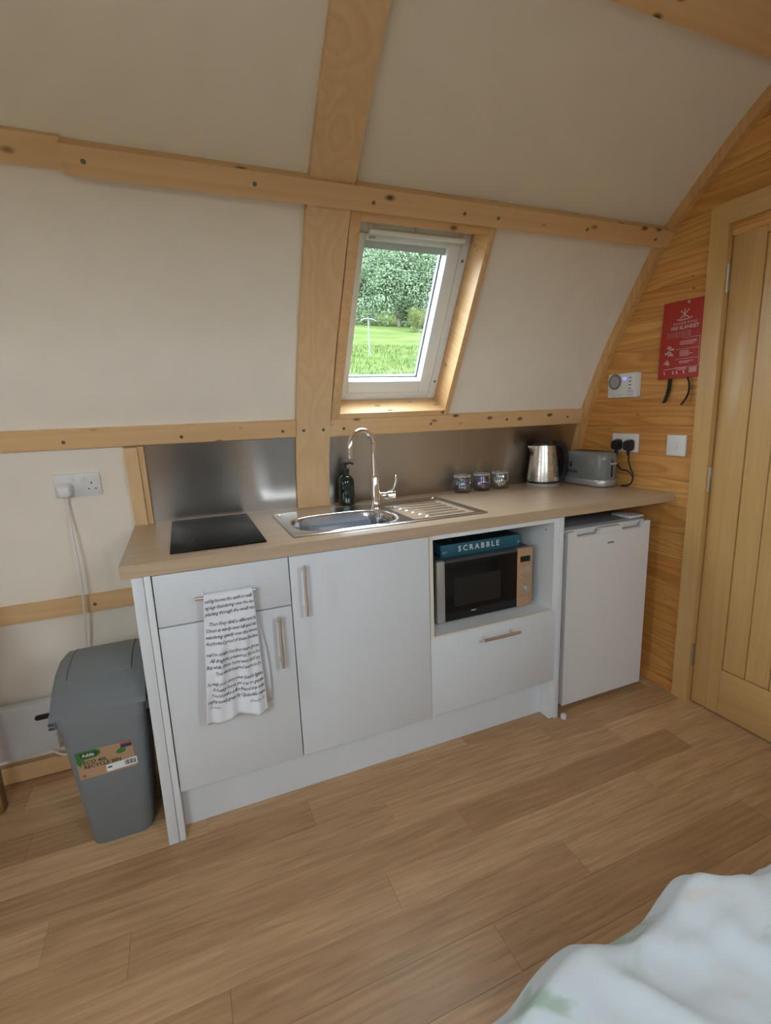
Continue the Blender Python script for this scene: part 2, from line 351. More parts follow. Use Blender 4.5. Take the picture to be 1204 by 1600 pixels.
# ------------------------------------------------------------------ shell
HX0, HX1, HZ0, HZ1 = .785, 1.318, 1.300, 1.925
ZSPL = 1.97
zz = sorted(set([round(z, 4) for z in zs(0, ZSPL, .05)]+[HZ0, HZ1]))
mb = MB().cells([XL-.1, HX0, HX1, XR+.1], zz, lambda x, z: HX0 < x < HX1 and HZ0 < z < HZ1, lambda x, z: (x, *off(z, 0)), lambda x, z: (x, *off(z, -.14)))
struct('wall_back', mb, 'lining', 'cream curved side wall lining behind the kitchen units', 'wall', smooth=60)
mb = MB().cells([XL-.1, FWX[0], FWX[1], TWX[0], TWX[1], XR+.1], zz, lambda x, z: (FWX[0] < x < FWX[1] or TWX[0] < x < TWX[1]) and FWX[2] < z < FWX[3], lambda x, z: (x, 2*YC-off(z, 0)[0], off(z, 0)[1]), lambda x, z: (x, 2*YC-off(z, -.14)[0], off(z, -.14)[1]))
struct('wall_front', mb, 'lining', 'cream curved side wall opposite the kitchen units', 'wall', smooth=60)
up = [p for p in PF if p[1] > ZSPL+.005]; up = [(at_z(ZSPL), ZSPL)]+up; arc = up+[(2*YC-y, z) for y, z in up[::-1][1:]]
def arcout(i):
    a, b = arc[max(i-1, 0)], arc[min(i+1, len(arc)-1)]; t = Vector((b[0]-a[0], b[1]-a[1])).normalized(); n = Vector((t.y, -t.x))
    if n.y < 0: n = -n
    return (arc[i][0]+n.x*.14, arc[i][1]+n.y*.14)
mb = MB().prism(arc+[arcout(i) for i in range(len(arc))][::-1], 'X', XL-.1, XR+.1)
struct('ceiling', mb, 'lining', 'cream curved ceiling lining above the timber purlin', 'ceiling', smooth=60)

# floor and its planks
fl = struct('floor', bx(XL-.1, XR+.1, -2.36, .66, -.06, -.0035), 'floor_sub', 'brown oak effect plank floor', 'floor')
PL, PW, GAP = .97, .122, .0003
known = {0: .14, 1: .463, 2: .704, 3: -.062, 4: .603, 5: .162, 6: .80, 7: .36}
rr = random.Random(3); r = -4
while True:
    y1 = .126-PW*r; y0 = y1-PW
    if y1 < -2.3: break
    ph = known.get(r, rr.uniform(0, PL)); x = ph-PL*math.ceil((ph-XL)/PL)
    while x < XR+.02:
        a, b = max(x, XL), min(x+PL, XR+.02)
        if b-a > .02 and y0 < .60:
            part('plank', bx(a+GAP, b-GAP, y0+GAP, min(y1, .60)-GAP, -.004, 0, bev=.0003, seg=1), 'floor', fl, smooth=0)
        x += PL
    r += 1

# right gable: backing, boards, arch trim, door
def gable_poly(y_lo, y_hi, z_lo, z_hi):
    # clip of the gable outline between two heights on the kitchen side down to y_lo
    z_hi = min(z_hi, top_z(y_lo)); out = []
    for z in zs(z_lo, z_hi, .03): out.append((min(at_z(z), y_hi), z))
    if out[-1][0] > y_lo+1e-4: out.append((y_lo, z_hi))
    out.append((y_lo, z_lo)); return out
full = [(y+.05, z) for y, z in PF[:60]]+[(y, z+.05) for y, z in PF[60:]]; full = full+[(2*YC-y, z) for y, z in full[::-1][1:]]
wr = struct('wall_right', MB().prism(full, 'X', XR+.03, XR+.10), 'pine_y', 'pine boarded end wall with the door', 'wall', smooth=0)
DY0, DY1, DZ = -.150, -.910, 1.925
pitch = .1148; k = 0; z = .048-pitch
while z < 2.50:
    z0, z1 = max(z, 0)+.0006, z+pitch-.0006
    segs = []
    if z1 <= DZ+.06: segs = [(-.115, 'k'), (None, 'f')]
    else: segs = [(YC, 'k'), (YC, 'f')]
    for ylo, side in segs:
        p = gable_poly(ylo if ylo is not None else -.785-.005, 9, z0, min(z1, 2.485)) if side == 'k' else [(2*YC-y, zq) for y, zq in gable_poly(2*YC+.945 if ylo is None else ylo, 9, z0, min(z1, 2.485))]
        if len(p) >= 3 and max(q[0] for q in p)-min(q[0] for q in p) > .02:
            m_ = MB().prism(p, 'X', XR, XR+.032); 
            part('board', m_, 'pine_y', wr, smooth=0)
    z += pitch; k += 1
# arch trim on the end wall
az = [.92+i*(2.455-.92)/40 for i in range(41)]
outr = [off(q, -.01) for q in az]; inr = [off(q, .042) for q in az]
struct('trim_1', MB().prism(outr+inr[::-1], 'X', XR-.03, XR+.002), 'pine_arch', 'curved pine trim following the arch of the boarded end wall', 'trim')
# baseboard on the end wall
struct('baseboard_right', bx(XR-.014, XR+.001, -.08, .55, 0, .048, bev=.002), 'pine_y', 'low pine skirting along the boarded end wall', 'skirting')
# door with casing
d = thing('door_1', 'oak ledged cottage door with vertical grooved boards', 'door', (XR+.016, DY0, 0), kind='structure')
dx0, dx1 = XR+.004, XR+.029
PY0, PY1, PZ0, PZ1 = -.268, -.792, .205, 1.862
part('stile', bx(dx0, dx1, PY0, DY0-.004, .006, DZ-.004, bev=.002), 'oak_door', d, True)
part('stile', bx(dx0, dx1, DY1+.004, PY1, .006, DZ-.004, bev=.002), 'oak_door', d, True)
part('bottom_rail', bx(dx0, dx1, PY1, PY0, .006, PZ0, bev=.002), 'oak_door_y', d, True)
part('top_rail', bx(dx0, dx1, PY1, PY0, PZ1, DZ-.004, bev=.002), 'oak_door_y', d, True)
nb = 6; bw = (PY0-PY1)/nb
for i in range(nb): part('board', bx(dx0+.004, dx1-.002, PY1+bw*i+.001, PY1+bw*(i+1)-.001, PZ0+.001, PZ1-.001, bev=.004, seg=1), 'oak_door', d, True)
for hz in (1.74, .985, .222):
    h = part('hinge', bx(XR-.004, XR+.012, DY0-.006, DY0+.003, hz-.048, hz+.048, bev=.001), 'hinge', d, True, label='steel butt hinge')
    part('knuckle', MB().cyl((XR-.006, DY0, hz-.05), (XR-.006, DY0, hz+.05), .006, n=10), 'hinge', h, True)
cs = thing('trim_2', 'pale oak door casing of plain mitred boards', 'door casing', (XR, -.115, 0), kind='structure')
part('jamb_board', MB().prism([(-.080, 0), (-.080, 2.0), (DY0, DZ), (DY0, 0)], 'X', XR-.022, XR+.03), 'oak_door', cs, True, smooth=0)
part('jamb_board', MB().prism([(DY1-.07, 0), (DY1-.07, 2.0), (DY1, DZ), (DY1, 0)], 'X', XR-.022, XR+.03), 'oak_door', cs, True, smooth=0)
part('head_board', MB().prism([(-.080, 2.0), (DY1-.07, 2.0), (DY1, DZ), (DY0, DZ)], 'X', XR-.022, XR+.03), 'oak_door_y', cs, True, smooth=0)

# left gable with glazed doors (daylight)
gl = MB(); y0, y1, z0, z1 = GLZ
side = [p for p in PF if p[0] > y1]; zt = top_z(y1)
gl.prism([(y1, 0)]+[(y+.05, z) for y, z in side]+[(y1, zt+.03)], 'X', XL-.12, XL)
gl.prism([(y0, 0)]+[(2*YC-y-.05, z) for y, z in side]+[(y0, zt+.03)], 'X', XL-.12, XL)
gl.box(XL-.12, XL, y0, y1, 0, z0)
ys = [y0+(y1-y0)*i/16 for i in range(17)]
gl.prism([(y0, z1), (y1, z1)]+[(y, top_z(y)+.03) for y in ys[::-1]], 'X', XL-.12, XL)
struct('wall_left', gl, 'pine_y', 'pine clad end wall with the glazed doors', 'wall', smooth=0)
gd = thing('door_2', 'white framed glazed double doors in the end wall', 'door', (XL-.06, (y0+y1)/2, z0), kind='structure')
for a, b in ((y0, y0+.07), ((y0+y1)/2-.05, (y0+y1)/2+.05), (y1-.07, y1)): part('stile', bx(XL-.09, XL-.03, a, b, z0, z1, bev=.003), 'upvc', gd, True)
for a, b in ((y0+.07, (y0+y1)/2-.05), ((y0+y1)/2+.05, y1-.07)):
    part('rail', bx(XL-.09, XL-.03, a, b, z0, z0+.09, bev=.003), 'upvc', gd, True); part('rail', bx(XL-.09, XL-.03, a, b, z1-.07, z1, bev=.003), 'upvc', gd, True)
    part('pane', bx(XL-.066, XL-.054, a, b, z0+.09, z1-.07), 'thinglass', gd, True)

# timber frame of the kitchen wall -------------------------------------------------
def screw_on(parent, x, z, h, r=.006):
    m = frame_at(x, z, h); o = part('screw', SCREW, 'screw', parent); o.matrix_world = m
    return o
SCREW = MB().lathe([(.0, -.002), (.0062, -.002), (.0068, .0), (.0062, .0012), (.003, .0014), (.0025, .0006), (.0, .0006)], n=14, cap0=False, cap1=False).mesh('screw')
def trim(n, mb, mat, label, screws=(), h=0, name=None):
    o = struct(name or 'trim_%d' % n, mb, mat, label, 'timber')
    for x, z in screws: screw_on(o, x, z, h)
    return o
RB = .026
trim(3, strip(.630, .771, .911, 2.385, RB, step=.03), 'pine_z', 'wide laminated pine rib curving up the wall beside the roof window', [(.660, 1.247), (.742, 1.246)], RB)
trim(4, strip(XL, .629, 1.220, 1.284, .02, flat=True), 'pine_x', 'pine rail across the wall above the socket and hob', [(-.176, 1.244), (.2, 1.243), (.576, 1.246), (-.7, 1.244)], .02)
trim(5, strip(.772, XR-.031, 1.213, 1.283, .02, flat=True), 'pine_x', 'pine rail under the roof window behind the tap and jars', [(.832, 1.245), (1.241, 1.247), (1.65, 1.251), (2.02, 1.25)], .02)
trim(6, strip(XL, .0, 1.950, 2.005, .02, flat=True), 'pine_x', 'thin pine batten continuing the purlin above the blank panel', (), .02)
trim(7, strip(-.004, XR, 1.947, 2.001, .042, flat=True), 'pine_x', 'thick bolted pine purlin running above the roof window', [(.045, 1.975), (.470, 1.976), (.835, 1.970), (1.165, 1.972), (1.30, 1.972), (1.70, 1.974), (2.06, 1.971)], .042)
trim(8, strip(XL, .60, .593, .659, .02, flat=True), 'pine_x', 'low pine rail on the wall above the grey bin', [(-.174, .621), (-.9, .621)], .02)
st = trim(9, strip(.002, .046, .911, 1.2135, .026, flat=True), 'pine_z', 'short pine stud standing on the worktop beside the hob splashback', [(.026, 1.113), (.026, 1.003)], .026)
trim(10, strip(.0465, .066, .911, 1.2135, .016, flat=True), 'pine_z', 'slim pine bead beside the hob splashback')
# upper beam near the ridge
yb = [(-.325, -.325), (-.6, -.6)]
def ctop(y): return top_z(y)
struct('trim_11', MB().prism([(-.325, ctop(-.325)+.02), (-.325, ctop(-.325)-.045), (-.60, ctop(-.60)-.055), (-.60, ctop(-.60)+.02)], 'X', XL, XR), 'pine_x', 'broad pine beam along the ceiling near the ridge', 'timber', smooth=0)
# second rib on the left side and one on opposite wall are hidden from this place
struct('baseboard_back', strip(XL, .02, .0, .062, .035, flat=True), 'pine_x', 'pine skirting along the foot of the kitchen wall', 'skirting')
# splashbacks
so = part('splashback', strip(.0665, .629, .911, 1.213, .004, step=.05), 'steel'); tag(so, 'small brushed steel splashback behind the black hob', 'splashback')
so = part('splashback', strip(.7725, 2.112, .911, 1.207, .004, step=.05), 'steel'); tag(so, 'long brushed steel splashback behind the sink and kettle', 'splashback')

# ------------------------------------------------------------------ roof window
WE, WN = Vector((0, -.488, .873)), Vector((0, -.873, -.488))
WMAT = Matrix(((1, 0, 0, 0), (0, WE.y, WN.y, .525), (0, WE.z, WN.z, 1.292), (0, 0, 0, 1)))   # local x, up the slope, into the room
ln = thing('trim_12', 'knotty pine lining boards boxed around the roof window', 'window lining', mat=WMAT, kind='structure')
part('lining_board', bx(.775, .812, -.022, .742, -.16, .016, bev=.0015), 'pine_zk', ln, label='knotty upright board')
part('lining_board', bx(1.302, 1.326, -.022, .742, -.16, .016, bev=.0015), 'pine_zk', ln)
part('lining_board', bx(.812, 1.302, -.022, .017, -.16, .016, bev=.0015), 'pine_x', ln)
part('lining_board', bx(.812, 1.302, .713, .742, -.16, .016, bev=.0015), 'pine_x', ln)
w = thing('window_1', 'white roof window with top ventilation bar looking onto a green hillside', 'window', mat=WMAT, kind='structure')
def ringparts(name, x0, x1, v0, v1, wl, wr_, wb, wt, d0, d1, mat, parent, bev=.003):
    part(name, bx(x0, x0+wl, v0, v1, d0, d1, bev=bev), mat, parent); part(name, bx(x1-wr_, x1, v0, v1, d0, d1, bev=bev), mat, parent)
    part(name, bx(x0+wl, x1-wr_, v0, v0+wb, d0, d1, bev=bev), mat, parent); part(name, bx(x0+wl, x1-wr_, v1-wt, v1, d0, d1, bev=bev), mat, parent)
ringparts('frame', .813, 1.301, .018, .712, .020, .036, .036, .055, -.165, -.098, 'upvc', w)
sh = part('sash', bx(.836, .872, .056, .664, -.16, -.088, bev=.004), 'upvc', w)
part('sash', bx(1.206, 1.260, .056, .664, -.16, -.088, bev=.004), 'upvc', w)
part('sash', bx(.872, 1.206, .056, .108, -.16, -.088, bev=.004), 'upvc', w)
part('sash', bx(.872, 1.206, .640, .664, -.16, -.088, bev=.004), 'upvc', w)
part('blind_cassette', bx(.874, 1.204, .612, .640, -.15, -.105, bev=.003), 'shutter', w)
ringparts('gasket', .872, 1.206, .108, .612, .004, .005, .004, .004, -.138, -.130, 'gasket', w, bev=0)
part('pane', bx(.873, 1.205, .109, .639, -.152, -.146), 'glass', w)
part('ventilation_bar', bx(.868, 1.25, .668, .686, -.075, -.045, bev=.006), 'upvc', w)
for xx in (.875, 1.055, 1.238): part('bar_bracket', MB().prism([(.668, -.06), (.705, -.098), (.712, -.098), (.712, -.085), (.686, -.05)], 'X', xx-.005, xx+.005), 'upvc', w)
part('vent_flap', bx(.84, 1.262, .667, .711, -.11, -.096, bev=.003), 'upvc', w)
part('rating_plate', bx(.884, .91, .648, .656, -.089, -.087), 'shutter', w)
for vv in (.10, .60): part('frame_screw', MB().lathe([(.0, 0), (.006, 0), (.006, .002), (0, .002)], (1.284, vv, -.099), 12, False, False), 'screw', w)

W2 = Matrix(((1, 0, 0, 0), (0, .488, .873, 2*YC-.525), (0, .873, -.488, 1.292), (0, 0, 0, 1)))
for wn, (wa, wb_), wl_ in (('added_window_2', FWX[:2], 'white roof window in the wall opposite the hob'), ('added_window_3', TWX, 'narrow white roof window in the wall above the bed')):
    w2 = thing(wn, wl_, 'window', mat=W2, kind='structure')
    ringparts('frame', wa, wb_, .0, .735, .04, .04, .05, .06, -.15, -.02, 'upvc', w2)
    part('pane', bx(wa+.04, wb_-.04, .05, .675, -.09, -.084), 'thinglass', w2)
# ------------------------------------------------------------------ kitchen units
def bar_handle(parent, p0, p1, post=.036):
    # straight bar with two posts going back (+y) to the front
    a, b = Vector(p0), Vector(p1); dvec = (b-a).normalized(); L = (b-a).length
    h = part('handle', MB().cyl(a, b, .0058, n=16), 'nickel', parent, True, label='satin nickel bar handle')
    for q in (a+dvec*L*.12, b-dvec*L*.12):
        part('handle_post', MB().cyl(q, q+Vector((0, post, 0)), .0045, n=12), 'nickel', h, True)
ep = part('end_panel', bx(.026, .0555, .003, .57, 0, .871, bev=.001), 'white'); tag(ep, 'tall white end panel beside the grey bin', 'panel')
FY0, FY1 = .010, .028
def front(name, parent, x0, x1, z0, z1): return part(name, bx(x0+.0012, x1-.0012, FY0, FY1, z0+.0012, z1-.0012, bev=.0012), 'white', parent, True)
c1 = thing('base_cabinet', 'white base cabinet with the towel on its drawer under the hob', 'cabinet', (.26, .3, 0), group='white kitchen base cabinets')
part('side_panel', bx(.0565, .0745, .006, .56, 0, .871, bev=.0008), 'carcass', c1, True); part('side_panel', bx(.448, .465, .03, .56, .16, .871), 'carcass', c1, True)
part('bottom_panel', bx(.0745, .448, .03, .56, .16, .178), 'carcass', c1, True); part('back_panel', bx(.0745, .448, .54, .552, .178, .871), 'carcass', c1, True)
dr = front('drawer', c1, .0765, .4640, .7105, .869); bar_handle(dr, (.184, -.028, .794), (.354, -.028, .794))
do = front('door', c1, .0765, .4640, .166, .7085); bar_handle(do, (.416, -.028, .522), (.416, -.028, .694))
c2 = thing('base_cabinet', 'white base cabinet with one tall door under the sink', 'cabinet', (.71, .3, 0), group='white kitchen base cabinets')
part('side_panel', bx(.466, .482, .03, .56, .16, .871), 'carcass', c2, True); part('side_panel', bx(.938, .9545, .03, .56, .16, .871), 'carcass', c2, True)
part('bottom_panel', bx(.482, .938, .03, .56, .16, .178), 'carcass', c2, True)
do = front('door', c2, .4650, .9555, .166, .869); bar_handle(do, (.504, -.028, .680), (.504, -.028, .845))
c3 = thing('base_cabinet', 'white base cabinet with open microwave niche above a deep drawer', 'cabinet', (1.25, .3, 0), group='white kitchen base cabinets')
part('side_panel', bx(.956, .970, .012, .56, .16, .871), 'carcass', c3, True)
part('edging', bx(.956, .970, .0095, .0122, .486, .871), 'edge', c3, True)
part('side_panel', bx(1.507, 1.528, .012, .56, .0, .871), 'carcass', c3, True)
part('niche_shelf', bx(.970, 1.507, .012, .55, .472, .490), 'carcass', c3, True); part('edging', bx(.970, 1.526, .0092, .0122, .484, .491), 'edge', c3, True)
part('back_panel', bx(.970, 1.507, .535, .55, .178, .871), 'carcass', c3, True); part('top_rail', bx(.970, 1.507, .012, .09, .853, .871), 'carcass', c3, True)
part('bottom_panel', bx(.970, 1.507, .03, .535, .16, .178), 'carcass', c3, True)
part('shelf_hole', MB().lathe([(0, 0), (.003, 0), (.003, .001), (0, .001)], (0, 0, 0), 10, False, False), 'black', c3, True).matrix_world = Matrix.Translation((1.5068, .06, .815)) @ Matrix.Rotation(R(-90), 4, 'Y')
dr = front('drawer', c3, .9575, 1.5265, .172, .4845); bar_handle(dr, (1.158, -.028, .4495), (1.322, -.028, .4495))
ep2 = part('end_panel', bx(1.5290, 1.548, .003, .56, 0, .871, bev=.0008), 'white'); tag(ep2, 'white end panel between the microwave cabinet and the fridge', 'panel')
pl = part('plinth', bx(.0755, 1.506, .067, .083, 0, .158), 'white'); tag(pl, 'long white plinth board under the cabinets', 'plinth')

# worktop with sink cut-out
CX0, CX1, CY0, CY1 = .522, .925, .082, .42
mb = MB().cells([0, CX0, CX1, XR-.001], [0, CY0, CY1, .606], lambda x, y: CX0 < x < CX1 and CY0 < y < CY1, lambda x, y: (x, y, .872), lambda x, y: (x, y, .91))
bmesh.ops.bevel(mb.bm, geom=[e for e in mb.bm.edges if all(abs(v.co.y) < 1e-6 for v in e.verts) and abs(e.verts[0].co.z-e.verts[1].co.z) < 1e-6], offset=.003, segments=2, affect='EDGES')
wt = part('worktop', mb, 'worktop', smooth=25); tag(wt, 'long oak effect worktop over the cabinets and fridge', 'worktop')
ec = part('worktop_end_cap', bx(XR-.008, XR-.0005, -.003, -.0003, .878, .911), 'silver', wt)

hb = thing('hob', 'black glass hob set in the worktop', 'hob', (.271, .32, .91))
part('glass_top', bx(.130, .412, .066, .572, .9105, .9155, bev=.0015), 'hob', hb, True)
for (hx, hy, hr) in ((.271, .20, .075), (.271, .43, .09)):
    part('zone_ring', MB().loft([[(hx+rr_*math.cos(a*math.pi/24), hy+rr_*math.sin(a*math.pi/24), .9157) for a in range(48)] for rr_ in (hr, hr+.0015)], False, False), 'gasket', hb, True, smooth=0)

# sink
SX0, SX1, SY0, SY1 = .500, 1.246, .074, .492
BX, BY, BW, BD = .720, .235, .186, .135       # bowl centre and half sizes
def sstep(a, b, t): t = max(0, min(1, (t-a)/(b-a))); return t*t*(3-2*t)
def sink_z(x, y):
    z = .9155
    e = min(x-SX0, SX1-x, y-SY0, SY1-y)
    z -= .0035*(1-sstep(0, .006, e))
    z -= .0025*sstep(.012, .02, e)
    q = (abs((x-BX)/BW)**3.2+abs((y-BY)/BD)**3.2)**(1/3.2)
    z += .0035*sstep(1.16, 1.10, q)*(1-sstep(1.06, .98, q)) if q < 1.2 else 0
    z -= .145*sstep(1.0, .90, q)
    # drainer
    dx, dy = sstep(.945, .965, x)*(1-sstep(1.205, 1.22, x)), sstep(.105, .125, y)*(1-sstep(.405, .43, y))
    z -= .006*dx*dy
    ph = (y-.125)/.047; fr = ph-math.floor(ph); lim = .955+.05*(1-(y-.1)/.3)
    if .125 < y < .405: z += .0075*math.sin(math.pi*fr)**4*sstep(lim, lim+.03, x)*(1-sstep(1.17, 1.20, x))
    return z
nx, ny = 190, 110; mb = MB(); g = [[mb.bm.verts.new((SX0+(SX1-SX0)*i/nx, SY0+(SY1-SY0)*j/ny, sink_z(SX0+(SX1-SX0)*i/nx, SY0+(SY1-SY0)*j/ny))) for j in range(ny+1)] for i in range(nx+1)]
for i in range(nx):
    for j in range(ny): mb.bm.faces.new((g[i][j], g[i+1][j], g[i+1][j+1], g[i][j+1]))
sk = thing('sink', 'stainless steel inset sink with a ribbed drainer', 'sink', (.87, .28, .91))
part('basin', mb, 'steel_sink', sk, True, smooth=80)
part('drain', MB().lathe([(0, .0), (.035, .0), (.038, .002), (.03, .004), (0, .003)], (.80, .235, .7725), 24, False, False), 'chrome', sk, True)
part('overflow_knob', MB().lathe([(0, 0), (.007, 0), (.006, .004), (0, .005)], (.527, .455, .9145), 14, False, False), 'chrome', sk, True)
part('overflow_knob', MB().lathe([(0, 0), (.007, 0), (.006, .004), (0, .005)], (1.21, .462, .9145), 14, False, False), 'chrome', sk, True)
# grey washing-up bowl upside down in the sink
wb = MB(); wb.loft([rrect(.255, .175, .04, 6, .69, .232, .775), rrect(.250, .170, .04, 6, .69, .232, .80), rrect(.232, .152, .036, 6, .69, .232, .914), rrect(.222, .142, .034, 6, .69, .232, .922), rrect(.19, .11, .03, 6, .69, .232, .9245)])
o = part('washing_up_bowl', wb, 'wash'); tag(o, 'grey plastic washing-up bowl upturned in the sink', 'bowl')

# tap
tp = thing('mixer_tap', 'chrome swan-neck mixer tap with side lever', 'tap', (.915, .40, .9115)); tx, ty = .915, .400
part('body', MB().lathe([(.0, 0), (.026, 0), (.026, .006), (.021, .012), (.019, .03), (.019, .085), (.0165, .095), (.0165, .125), (.0125, .135), (0, .135)], (tx, ty, .912), 28, False, False), 'chrome', tp, True)
dirv = Vector((-.93, -.37, 0)).normalized(); rad = .062; pts = [Vector((tx, ty, 1.03)), Vector((tx, ty, 1.10)), Vector((tx, ty, 1.165))]
for i in range(1, 17):
    a = math.pi*i/16*1.02; pts.append(Vector((tx, ty, 1.168))+dirv*rad*(1-math.cos(a))+Vector((0, 0, rad*math.sin(a))))
pts.append(pts[-1]+Vector((0, 0, -.032)))
part('spout', MB().tube(pts, .0125, 18), 'chrome', tp, True)
part('aerator', MB().cyl(pts[-1]+Vector((0, 0, .006)), pts[-1]+Vector((0, 0, -.004)), .0138, n=18), 'chrome', tp, True)
lv = part('valve', MB().tube([(tx+.01, ty, .962), (tx+.045, ty-.01, .962), (tx+.05, ty-.011, .962), (tx+.078, ty-.018, .962)], [.015, .015, .019, .017], 20), 'chrome', tp, True)
part('lever', MB().tube([(tx+.062, ty-.014, .975), (tx+.074, ty-.02, .992), (tx+.082, ty-.025, 1.02), (tx+.082, ty-.025, 1.034), (tx+.082, ty-.025, 1.045)], [.007, .005, .004, .006, .004], 12), 'chrome', lv, True)

# soap dispenser
sd = thing('soap_dispenser', 'dark green glass pump bottle beside the tap', 'soap bottle', (.836, .545, .91))
part('bottle', MB().lathe([(0, 0), (.030, 0), (.034, .004), (.035, .012), (.035, .098), (.033, .112), (.024, .126), (.014, .132), (.014, .140), (0, .140)], n=28, cap0=False, cap1=False), 'green_glass', sd)
pu = part('pump', MB().lathe([(0, .138), (.0155, .138), (.0155, .156), (.012, .160), (.006, .161), (.006, .176), (0, .176)], n=20, cap0=False, cap1=False), 'black', sd)
part('nozzle', MB().loft([rrect(.022, .016, .006, 3, 0, 0, .174), rrect(.024, .018, .007, 3, 0, 0, .180), rrect(.016, .012, .005, 3, 0, 0, .186)]).tube([(0, 0, .180), (.02, -.008, .182), (.034, -.014, .176)], [.006, .005, .004], 10), 'black', pu)

# jars with sachets
JP = [(.0, .0), (.036, .0), (.041, .004), (.046, .018), (.047, .032), (.044, .052), (.039, .064), (.036, .070), (.038, .073), (.038, .078)]
SAC = MB(); SAC.loft([[(-.020, -.0015, -.011), (.020, -.0015, -.011), (.020, .0015, -.011), (-.020, .0015, -.011)], [(-.019, -.004, 0), (.019, -.004, 0), (.019, .004, 0), (-.019, .004, 0)], [(-.020, -.0015, .011), (.020, -.0015, .011), (.020, .0015, .011), (-.020, .0015, .011)]])
SAC = SAC.mesh('sachet', 60)
M['s_blue'] = plain('sachet_blue', (.10, .16, .50), .3, var=.2, vscale=60); M['s_red'] = plain('sachet_red', (.60, .14, .14), .3, var=.2, vscale=60)
M['s_green'] = plain('sachet_green', (.15, .38, .30), .4, var=.2, vscale=60); M['s_white'] = plain('sachet_white', (.78, .72, .64), .5, var=.1, vscale=60)
M['s_violet'] = plain('sachet_violet', (.30, .14, .45), .3, var=.2, vscale=60)
def jar(x, y, label, mats, slabel, sgroup):
    t = thing('clip_jar', label, 'jar', (x, y, .9105), group='glass clip-top jars on the worktop')
    part('glass_body', MB().lathe(JP+[(.035, .078), (.035, .071), (.041, .05), (.0445, .032), (.043, .016), (.037, .004), (0, .003)], n=36, cap0=False, cap1=False), 'jar', t, smooth=60)
    part('lid', MB().lathe([(0, .080), (.038, .080), (.040, .083), (.038, .092), (.030, .095), (0, .095)], n=32, cap0=False, cap1=False), 'jar', t, smooth=60)
    ringp = [(.0395*math.cos(a*math.pi/16), .0395*math.sin(a*math.pi/16), .074) for a in range(33)]
    part('wire_clip', MB().tube(ringp, .0011, 6, False).tube([(.0, -.040, .09), (.012, -.044, .075), (.014, -.047, .05), (.006, -.049, .042), (-.006, -.049, .042), (-.014, -.047, .05), (-.012, -.044, .075), (0, -.040, .09)], .0011, 6), 'chrome', t)
    part('rubber_seal', MB().lathe([(.036, .0775), (.0395, .0775), (.0395, .0805), (.036, .0805)], n=28, cap0=False, cap1=False), 'plastic', t)
    rs = random.Random(int(x*1000))
    for k in range(9):
        a = rs.uniform(0, 6.28); rad_ = rs.uniform(.004, .018); zq = .016+k*.0052
        o = link('sachet', SAC.copy()); o.data.materials.clear(); o.data.materials.append(M[mats[k % len(mats)]])
        o.matrix_world = Matrix.Translation((x+rad_*math.cos(a), y+rad_*math.sin(a), .9105+zq+.002)) @ Matrix.Rotation(rs.uniform(0, 6.28), 4, 'Z') @ Matrix.Rotation(rs.uniform(.5, 1.4), 4, 'X') @ Matrix.Scale(.85, 4)
        tag(o, slabel, 'sachet', sgroup)
jar(1.412, .540, 'clip-top glass jar of blue and green sachets beside the sink drainer', ['s_blue', 's_white', 's_green', 's_violet'], 'small sachet among the blue and green ones in the jar beside the drainer', 'sachets in the jar beside the drainer')
jar(1.521, .540, 'clip-top glass jar of blue and red sachets between two other jars', ['s_blue', 's_violet', 's_red', 's_blue'], 'small sachet among the blue and red ones in the middle jar', 'sachets in the middle jar')
jar(1.626, .540, 'clip-top glass jar of off-white sachets nearest the kettle', ['s_white'], 'off-white sachet in the jar nearest the kettle', 'sachets in the jar nearest the kettle')

# kettle
kt = thing('kettle', 'brushed steel jug kettle with a black handle', 'kettle', (1.856, .500, .9105), R(-8))
part('base', MB().lathe([(0, 0), (.077, 0), (.079, .004), (.079, .012), (.074, .016), (0, .016)], n=36, cap0=False, cap1=False), 'silver', kt)
part('base_ring', MB().lathe([(0, .0165), (.0755, .0165), (.0755, .026), (0, .026)], n=36, cap0=False, cap1=False), 'black', kt)
kb = part('body', MB().lathe([(0, .0265), (.0765, .0265), (.0765, .032), (.074, .07), (.067, .13), (.059, .185), (.057, .200), (0, .200)], n=48, cap0=False, cap1=False), 'steel_k', kt)
part('spout', MB().loft([[(-.052, -.022, .198), (-.090, -.003, .201), (-.090, .003, .201), (-.052, .022, .198)], [(-.056, -.020, .175), (-.080, -.003, .186), (-.080, .003, .186), (-.056, .020, .175)], [(-.058, -.008, .145), (-.064, -.002, .148), (-.064, .002, .148), (-.058, .008, .145)]]), 'steel_k', kt, smooth=50)
part('lid', MB().lathe([(0, .2005), (.056, .2005), (.055, .207), (.04, .212), (0, .214)], n=32, cap0=False, cap1=False), 'black', kt)
hp = []
for i in range(15):
    a = R(95-190*i/14); hp.append((.062+.062*math.cos(a)+(.0 if i < 10 else .006), 0, .112+.096*math.sin(a)))
hm = MB(); P_ = [Vector(p) for p in hp]
loops = []
for i, p in enumerate(P_):
    tt = (P_[min(i+1, 14)]-P_[max(i-1, 0)]).normalized(); nn = Vector((tt.z, 0, -tt.x)); loops.append([p+nn*.013*cx_+Vector((0, .015*sy_, 0)) for cx_, sy_ in ((1, 1), (-1, 1), (-1, -1), (1, -1))])
hm.loft(loops); bmesh.ops.bevel(hm.bm, geom=hm.bm.edges[:], offset=.004, segments=2, affect='EDGES')
part('handle', hm, 'black', kt)
gm = Matrix.Rotation(R(-62), 4, 'Z')
